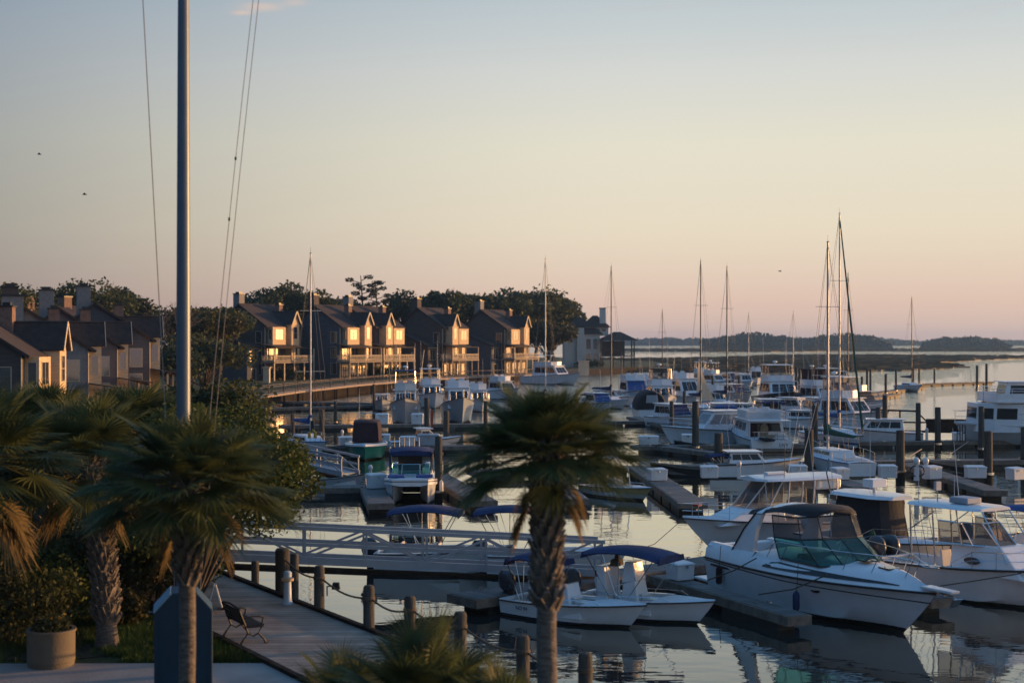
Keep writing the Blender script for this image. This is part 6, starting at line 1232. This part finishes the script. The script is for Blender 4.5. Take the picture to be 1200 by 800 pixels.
yacht('white cabin boat left of the trawler with big clear screens, bow to the left', 828, 121, 200, 8.6, 3.0, fb=False, hh=1.6, sb=1.6, house=(-.35, .12), pane='clear', name='cabin_boat')
yacht('white boat with navy canvas over its cockpit, on the near side of the trawler', 884, 91.5, 5, 6.2, 2.3, fb=False, hh=.7, sb=1.15, ss=.85, house=(-.30, .1), aft='navy', name='cabin_boat', rail=False, ants=1)
yacht('white express boat low in the water under the arched footbridge', 1026, 121, 170, 7.6, 2.8, fb=False, hh=1.0, sb=1.5, ss=1.0, house=(-.30, .18), name='cabin_boat', ants=0)
yacht('large yacht with near-black hull and white house, bow towards the viewer, by the marsh', 914, 183, -86, 14, 4.9, 'h_navy', True, fbc='clear', sb=2.5, ss=1.5, house=(-.25, .18), hh=2.0, ants=3)
yacht('white flybridge yacht with a bright blue windshield cover', 743, 198, -84, 12, 4.0, sb=2.1, ss=1.3, canvas_front='blue', house=(-.25, .24), hh=1.9, fbc=None, hardtop=False)
yacht('white flybridge cruiser with open bridge and wide bow beside the blue covered one', 775, 172, -88, 12, 3.7, sb=2.6, ss=1.4, house=(-.25, .2), hh=1.9, hardtop=True, fbc='clear', top='tan')
yacht('boxy white houseboat lit pink on its right side, beside the slanting sail', 801, 196, -75, 10, 3.6, sb=1.4, ss=1.1, house=(-.42, .34), hh=2.4, hardtop=False, name='house_boat')
yacht('grey pilothouse trawler with a pale roof, left one of the pair facing the viewer', 475, 152, -86, 11, 3.3, 'h_grey', True, fly_m='offwhite', sb=2.9, ss=1.5, house=(-.2, .22), hh=1.9, hardtop=True, fbc=None, top='blue', ants=2)
yacht('grey pilothouse trawler lit pink on its right side, beside the palm fronds', 537, 154, -82, 11, 3.5, 'h_grey', True, fly_m='white', sb=2.9, ss=1.5, house=(-.2, .22), hh=2.1, hardtop=False, ants=3)
yacht('white sportfisher with a tubular tower between the two pilothouse trawlers', 505, 188, -80, 11, 3.6, sb=2.2, ss=1.2, hh=1.7, ants=3, house=(-.25, .2))
yacht('small grey-hulled boat with a pale cap left of the pilothouse trawlers', 448, 180, -85, 7, 2.2, 'h_grey', fb=False, hh=.9, sb=1.5, ss=1.0, ants=1, name='cabin_boat')
yacht('white motor yacht under the big oak, seen over the palm crown', 648, 290, -45, 15, 4.6, sb=2.4, ss=1.5, hh=2.2, ants=2)
yacht('white convertible with dark bridge canvas beside the green stay', 995, 141, -55, 10, 3.6, sb=2.0, ss=1.2, hh=1.8, fbc='clear', ants=3, hardtop=True)
yacht('white cruiser with dark covers piled on its bridge, behind the twin masts', 962, 180, -70, 11, 3.8, sb=2.0, ss=1.2, hh=1.8, fbc='maroon', top='black', ants=2)
yacht('white-decked cruiser in the blue-green shade left of the tall white mast', 958, 150, 100, 9, 3.2, sb=1.7, ss=1.1, hh=1.6, fb=False, aft='blue')
yacht('runabout under a bright blue canvas left of the dark-hulled yacht', 872, 158, -70, 7.5, 2.6, fb=False, hh=.8, sb=1.3, ss=.9, aft='blue', ants=1, name='cabin_boat')
yacht('white cuddy boat on the far row right of the pale house, under the dark mast', 716, 193, -30, 8, 2.8, fb=False, hh=1.0, sb=1.4, ss=1.0, ants=1, name='cabin_boat')
yacht('small white cruiser at the dock just right of the dark-hulled yacht', 946, 142, -40, 6.5, 2.4, fb=False, hh=.8, sb=1.2, ss=.9, ants=0, name='cabin_boat')
yacht('white boat moored behind the tall oak shade at the left fringe of the palm', 590, 215, -60, 9, 3.2, sb=1.8, ss=1.1, hh=1.5, ants=2, hardtop=False)
more_b = [(702, 172, -75, 8, 2.8, False, 'low white cuddy boat just right of the palm crown top'), (762, 232, -80, 10, 3.4, True, 'white far cruiser behind the open-bridge cruiser'), (792, 214, -70, 8, 2.8, False, 'small white boat peeping left of the slim dark mast'),
 (838, 178, -85, 9, 3.1, True, 'white cruiser with a small bridge between the two dark masts'), (860, 205, -60, 8, 2.8, False, 'white open cruiser behind the blue canvas runabout'), (898, 150, 95, 8, 2.9, False, 'white boat lying between the trawler and the dark-hulled yacht'),
 (934, 158, -50, 7.5, 2.6, False, 'white boat with low windows just right below the dark-hulled yacht bow'), (1006, 176, -60, 9, 3.2, True, 'white cruiser right of the twin masts before the sunlit dock end'), (845, 140, 90, 8, 2.8, False, 'white boat on the dock behind the clear-screened cabin boat'),
 (790, 142, -70, 8.5, 3.0, False, 'white boat half hidden by the tall piling left of the trawler'), (975, 215, -70, 10, 3.4, True, 'white bridge boat far behind the twin masts'), (560, 178, -80, 9, 3.1, True, 'white boat behind the left fringe of the palm crown, near the promenade')]
for i, a in enumerate(more_b): yacht(a[6], *a[:5], hm=['h_white', 'h_blue', 'h_navy', 'h_white', 'h_grey', 'h_white'][i % 6], canvas_front=['blue', None, 'black', None, 'navy'][i % 5], fb=a[5], hh=1.3 + .1 * (i % 3), sb=1.5 + .15 * (i % 3), ss=1.05, ants=2, hardtop=i % 2 == 0, aft=['navy', None, 'tan', 'blue', None][i % 5], fbc='clear' if a[5] and i % 2 == 0 else None, name='cabin_boat')
far_b = [(838, 262, 'small white far boat left of the second dark mast'), (858, 272, 'small far boat with a blue cover right of the second dark mast', 'blue'), (872, 262, 'small far boat with pale top beside the thin far mast'), (886, 285, 'small far cruiser just left of the dark-hulled yacht cabin'),
        (958, 268, 'small far boat catching the sun left of the covered bridge'), (946, 250, 'small far boat with low cabin right of the dark-hulled yacht'), (822, 275, 'small far boat behind the slanting sail'), (985, 285, 'small far boat behind the twin masts')]
for i, a in enumerate(far_b): yacht(a[2], a[0], a[1], -60 - 12 * (i % 4), 8 + i % 3, 2.9, hm=['h_white', 'h_navy', 'h_blue', 'h_white'][i % 4], canvas_front=[None, 'navy', None, 'black'][i % 4], fb=i % 3 == 0, hh=1.5, sb=1.6, ss=1.1, ants=1, hardtop=i % 2 == 0, aft=a[3] if len(a) > 3 else None, rail=False, name='cabin_boat')
def dome():
    t = start('covered_boat', 'boat under a dark arched canvas dome with one pale window, seen from its stern', 'boat', 756, 162, 95); L, B = 9, 3.5; sh = hull(t, 'h_white', L, B, 1.6, 1.1, 1.1); deck(t, sh, 0, 18); rub(t, sh)
    q = MB(); rg = []
    for x, k in ((-4.3, .92), (-3.9, 1), (-1, 1), (1.2, .8), (2.4, .5)): rg.append([(x, 1.65 * k * math.cos(a), 1.12 + 2.15 * k * math.sin(a) ** .8) for a in [math.pi * i / 12 for i in range(13)]])
    q.loft(rg, closed=True); q.build('canvas_dome', 'black', t, smooth=True, ang=50); q = MB(); q.slab([(-4.33, -.7, 1.9), (-4.33, .7, 1.9), (-4.33, .6, 2.75), (-4.33, -.6, 2.75)], .03); q.build('dome_window', 'boxg', t); fender(t, -4.2, -1.9, .9)
dome()
def dinghy(label, px, Y, hd, L, m, B=1.4): 
    t = start('dinghy', label, 'dinghy', px, Y, hd); sh = hull(t, m, L, B, .85, .5, .3, flare=0, full=2.2); liner(t, sh, 0, 16, .09, .15, 'wood' if m == 'h_black' else 'offwhite', 'woodd'); rub(t, sh, 'dark', .03)
    for x in (-L * .22, L * .1): q = MB(); q.bx(x - .14, x + .14, -B * .42, B * .42, .42, .46); q.build('thwart', 'wood', t)
dinghy('small black rowing dinghy with upturned bow, in front of the white box', 797, 92, 165, 4.0, 'h_black', 1.6); dinghy('pale dinghy by the small gangway, left of the tall pinkish box', 392, 84.5, -10, 3.6, 'h_grey'); dinghy('low grey dinghy left of the green-hulled boat', 393, 110, -20, 3.4, 'h_grey'); dinghy('dark dinghy between the white boxes left of the ferry', 1118, 93, 170, 3.8, 'h_black', 1.6); dinghy('dark dinghy below the small white box near the trawler', 816, 113, 175, 3.6, 'h_black', 1.5)
yacht('white skiff with a raised engine tucked behind the grey low box', 498, 113, 20, 6, 2.1, fb=False, hh=.9, sb=1.1, ss=.8, house=(-.1, .15), ants=1, name='cabin_boat', rail=False)
b_ = thing('flag', 'small red and white flag hanging from a short staff left of the palm', 'flag', (gx(505, 112.5), 111.2, .9)); q = MB(); q.tube([(0, 0, 0), (0, 0, 2.6)], .03, 6); q.build('staff', 'vinyl', b_); q = MB(); q.loft([[(.03, .0, 2.5), (.16 + .05 * 0, .04, 2.45), (.28, 0, 2.4)], [(.03, 0, 1.2), (.14, .05, 1.15), (.22, -.02, 1.1)]], closed=False, cap=False); q.build('cloth', 'orange', b_)
for px in (1030,):
    t = thing('footbridge', 'dark arched footbridge frame over the dock behind the white express boat', 'footbridge', (gx(1052, 128), 128, DZ), -12); f = MB()
    for y in (-.6, .6):
        f.tube([(-2.6, y, 0), (-2.3, y, 2.0), (1.6, y, 1.9), (3.4, y, .1)], .07, 6)
        for x in (-1.2, .2): f.tube([(x, y, 0), (x, y, 1.95)], .05, 5)
        f.tube([(-2.5, y, .9), (2.6, y, .9)], .04, 5)
    f.build('rails', 'iron', t); q = MB(); q.bx(-2.6, 5.5, -.6, .6, .02, .16); q.bx(2.5, 6.4, -.7, .7, .16, 1.2); q.build('deck', 'woodd', t)

def sailboat(label, px, Y, hd, top, L=9.5, B=3.0, hm='h_white', mm='mast', cover='navy', furl=None, spread=2, stay=True, mast_px=None, boom=True, cab='white', extra=None, mr=.075):
    t = start('sailboat', label, 'sailboat', px, Y, hd); sh = hull(t, hm, L, B, 1.25, .95, 1.6, tr=.62, flare=.03, full=1.9, dr=.5); rub(t, sh, 'blue' if hm == 'h_white' else 'dark', .035); deck(t, sh, 0, 18, 0, .07)
    c = block(t, 'cabin_trunk', -L * .18, L * .22, B * .30, B * .24, 1.0, .52, .5, .15, cab, front=False, nsd=3, v=(.35, .75)); q = MB(); q.bx(-L * .42, -L * .19, -B * .24, B * .24, 1.02, 1.06); q.build('cockpit_sole', 'sole', t)
    mx = L * .09; zt = CZ - (top - 400) * Y / F; q = MB(); q.tube([(mx, 0, .9), (mx, 0, zt * .6), (mx, 0, zt)], [mr, mr, mr * .7], 10); q.build('mast', mm, t, smooth=True)
    q = MB(); q.tube([(mx, 0, zt), (mx, 0, zt + .5)], .012, 4); q.box((mx, 0, zt + .05), (.3, .06, .05)); q.build('masthead_gear', 'dark', t)
    q = MB()
    for k in range(spread): z = .9 + (zt - .9) * (.52 if spread == 1 else (.38, .70)[k]); w = 1.15 - .3 * k; q.beam((mx, -w, z), (mx, w, z), .07, .035)
    q.build('spreaders', mm, t)
    if boom:
        q = MB(); q.tube([(mx - .1, 0, 2.35), (-L * .40, 0, 2.45)], .06, 8); q.build('boom', mm, t); q = MB(); q.tube([(mx + .05, 0, 3.1), (mx - .25, 0, 2.62), (mx - 1.5, 0, 2.56), (-L * .38, 0, 2.52)], [.12, .24, .2, .1], 8); q.build('sail_cover', cover, t, smooth=True)
    q = MB(); bx_ = sh[-1][0]; q.tube([(bx_ - .1, 0, 1.25), (mx, 0, zt - .3)], .012, 4); q.tube([(-L * .49, 0, 1.0), (mx, 0, zt - .05)], .012, 4)
    for sg in (1, -1): q.tube([(mx - .3, sg * B * .45, 1.1), (mx, sg * 1.15, .9 + (zt - .9) * .38), (mx, sg * .05, zt - .3)], .012, 4); q.tube([(mx + .2, sg * B * .45, 1.1), (mx, 0, .9 + (zt - .9) * .4)], .010, 4)
    q.build('rigging', 'wire', t)
    if furl: q = MB(); a, b = V((bx_ - .12, 0, 1.6)), V((mx + .1, 0, zt - .6)); q.tube([a, a.lerp(b, .3), b], [.10, .09, .05], 7); q.build('furled_sail', furl, t, smooth=True)
    q = MB()
    for sg in (1, -1):
        pts = [(x, sg * (b - .06), s) for x, b, s in sh[1:17:3]]; q.tube([(x, y, s + .6) for x, y, s in pts], .009, 4)
        for x, y, s in pts: q.tube([(x, y, s), (x, y, s + .6)], .014, 4)
    q.build('lifelines', 'steel', t); bow_rail(t, sh, 15, .6, .05, pulpit=.1, every=1)
    return t, sh, zt
sailboat('white sailboat by the green bush, thin sunlit mast against the first lit house', 360, 109.5, -62, 298, 8.2, 2.7, mm='mast', cover='blue', mr=.06)
q = MB(); t = thing('life_buoy', 'yellow horseshoe buoy with a black strap hung at the left sailboat cockpit', 'life buoy', (gx(366, 106), 106, 1.5)); q.tube([(-.22, 0, 0), (-.22, 0, .4), (0, 0, .62), (.22, 0, .4), (.22, 0, 0)], .12, 8); q.build('buoy', 'yellow', t, smooth=True); q = MB(); q.bx(-.12, .12, -.06, .06, .55, 1.3); q.build('strap', 'dark', t)
sailboat('sailboat behind the palm crown with a tall pale mast over the big oak', 636, 168, -70, 304, mm='mast'); sailboat('sailboat whose dark mast rises beside the pale house, navy sail cover', 712, 186, -60, 313, mm='mastd', cover='navy', mr=.085); sailboat('sailboat with a short dark mast standing over the open-bridge cruiser', 774, 262, -70, 363, L=8.5, mm='mastd', mr=.08)
t9, s9, z9 = sailboat('sailboat with a slim dark mast and navy mast cover, beside the slanting pink sail', 818.5, 164, -80, 306, mm='mastd', cover='navy', mr=.085)
sailboat('sailboat with the straight black mast right of the slanting sail, navy sail cover', 849, 173, -78, 313, mm='mastd', cover='navy', mr=.09); sailboat('small far sailboat with a thin pale mast before the marsh, left of the dark-hulled yacht', 875, 268, -70, 367, L=8, mm='mast', mr=.06)
sailboat('small far sailboat with a pale mast just right of the dark-hulled yacht', 927, 246, -70, 366, L=8, mm='mast', mr=.065)
t8, s8, z8 = sailboat('white sailboat seen from its stern with green sail cover and tall white mast', 976, 95.5, 100, 283, L=9.6, B=3.1, cover='green', mm='mast', mr=.085)
sailboat('sailboat with the tallest mast at the right and a dark green furled headsail', 978, 118, -79, 252, L=11, B=3.2, hm='h_blue', cover='blue', furl='green', mm='mast', mr=.07)
sailboat('sailboat whose dark mast with a crosstree stands right of the tallest pair', 990, 205, -70, 321, mm='mastd', mr=.085); sailboat('lone far sailboat with a brown mast at the sunlit dock end', 1066, 248, -80, 349, L=9, mm='mastd', mr=.08)
t = thing('slanting_sail', 'loose pale sail draped slantwise beside the slim dark mast', 'sail', (gx(822, 170), 170, 1.4)); q = MB(); q.loft([[(-.35, 0, 4.9), (-.25, .25, 4.9)], [(-.5, 0, 3), (.35, .4, 3.1)], [(-.6, 0, 1.2), (1.2, .5, 1.1)], [(-.6, 0, .4), (1.7, .4, .25)]], closed=False, cap=False); q.build('cloth', 'trim', t, smooth=True)

def ferry():
    t = start('ferry', 'white double-deck excursion ferry with brown-tinted windows at the right edge', 'ferry', 1120, 118, 178, 'boats in the marina'); L, B = 26, 6.4; t.location.x = gx(1121, 118) + L / 2
    sh = hull(t, 'h_ferry', L, B, 2.0, 1.45, 1.0, flare=.08, full=7.0, dr=.5); rub(t, sh, 'vinyl', .1); deck(t, sh, 0, 18, .05, .1)
    rg = [[(L * a, -w, 1.3), (L * a, w, 1.3), (L * a - .15, w * .96, 3.62), (L * a - .15, -w * .96, 3.62)] for a, w in ((.335, 2.95), (.405, 2.5), (.45, 1.6))]; q = MB(); q.loft(rg); lo = q.build('forward_lounge', 'white', t)
    for k in (0, 1):
        A, B_ = rg[k], rg[k + 1]; panel([A[0], B_[0], B_[3], A[3]], .08, .92, .46, .84, .02, .04).build('window', 'glass', lo); panel([B_[1], A[1], A[2], B_[2]], .08, .92, .46, .84, .02, .04).build('window', 'glass', lo)
    A = rg[2]; panel([A[0], A[1], A[2], A[3]], .08, .92, .46, .84, .02, .04).build('window', 'glass', lo)
    block(t, 'main_cabin', -L * .49, L * .333, B * .465, B * .45, 1.3, 2.32, 0, 0, 'white', nsd=9, v=(.46, .84), pane='glass', front=False)
    z = 3.62 + .09; q = MB(); q.bx(-L * .49, L * .40, -B * .47, B * .47, z + .003, z + .12); q.build('upper_deck', 'white', t)
    q = MB(); x0, x1 = -L * .48, L * .395
    for sg in (1, -1):
        y = sg * B * .45; q.slab([(x0, y, z + .12), (x1, y, z + .12), (x1, y, z + .75), (x0, y, z + .75)], .05)
        for zz in (.95, 1.15): q.tube([(x0, y, z + zz), (x1, y, z + zz)], .025, 5)
        for i in range(22): x = x0 + (x1 - x0) * i / 21; q.tube([(x, y, z + .7), (x, y, z + 1.15)], .025, 4)
    q.slab([(x1, -B * .45, z + .12), (x1, B * .45, z + .12), (x1, B * .45, z + .75), (x1, -B * .45, z + .75)], .05); q.build('bulwark', 'white', t)
    block(t, 'wheelhouse', L * .20, L * .36, B * .24, B * .22, z + .12, 1.5, .3, 0, 'white', nsd=2, roof=.3)
    q = MB(); q.bx(-L * .2, L * .04, -1.6, -.2, z + .125, z + .9); q.build('deck_seats', 'tan', t, bevel=.05); q = MB(); q.bx(-L * .45, L * .12, -B * .4, B * .4, z + 2.15, z + 2.25)
    for x in (-L * .44, -L * .3, -L * .15, 0, L * .1):
        for sg in (1, -1): q.tube([(x, sg * B * .38, z + .1), (x, sg * B * .38, z + 2.15)], .04, 5)
    q.build('sun_roof', 'white', t); bow_rail(t, sh, 12, .95, .15, every=1); pyt([(L * .41, 0, 2.5), (L * .41, 0, 5.0)], .05, 'vinyl', t, 'bow_staff'); pyt([(L * .36, -.7, 2.4), (L * .325, -.6, 5.2)], .16, 'white', t, 'bow_post')
    q = MB(); q.lathe([(0, 0), (.25, .02), (.28, .25), (.16, .4), (0, .42)], (L * .41, .1, 3.3), 12); q.build('bow_lamp', 'orange', t, smooth=True); fender(t, L * .2, B * .5 + .1, 1.0, .9); fender(t, 0, B * .5 + .1, 1.0, .9)
ferry()
for px, py, lab in ((1118, 498, 'left one of two upright dock rails below the ferry bow'), (1124, 496, 'right one of two upright dock rails below the ferry bow')):
    Y = 117; t = thing('boarding_rail', lab, 'rail', (gx(px, Y), Y - 1.2, DZ)); q = MB(); q.tube([(0, -.4, 0), (0, -.35, 1.35), (0, .35, 1.35), (0, .4, 0)], .05, 6); q.tube([(0, -.4, .7), (0, .4, .7)], .04, 5); q.build('frame', 'iron', t)
line_to('pale line slanting from the dark piling towards the ferry dock, left one', [gp(1055, 541, 1.0), gp(1080, 526, 1.0)], .03, 'ropew'); line_to('pale line slanting up to the ferry bow, right one', [gp(1112, 533, .6), pt(1135, 517, 113)], .03, 'ropew')

# ------------------------------------------------------------------ evening haze over the marsh: one closed box of even air
q = MB(); q.bx(-1400, 2000, -80, 3400, -1.0, 30.0)
hm = bpy.data.materials.new('haze'); hm.use_nodes = True; t = hm.node_tree; t.nodes.remove(t.nodes['Principled BSDF'])
pv = t.nodes.new('ShaderNodeVolumePrincipled'); pv.inputs['Color'].default_value = (.34, .60, 1.0, 1); pv.inputs['Density'].default_value = .00014; pv.inputs['Anisotropy'].default_value = .45
t.links.new(pv.outputs[0], t.nodes['Material Output'].inputs['Volume'])
o = q.build('haze', hm); o['kind'] = 'stuff'; o['label'] = 'thin evening haze over the water and the far shore'
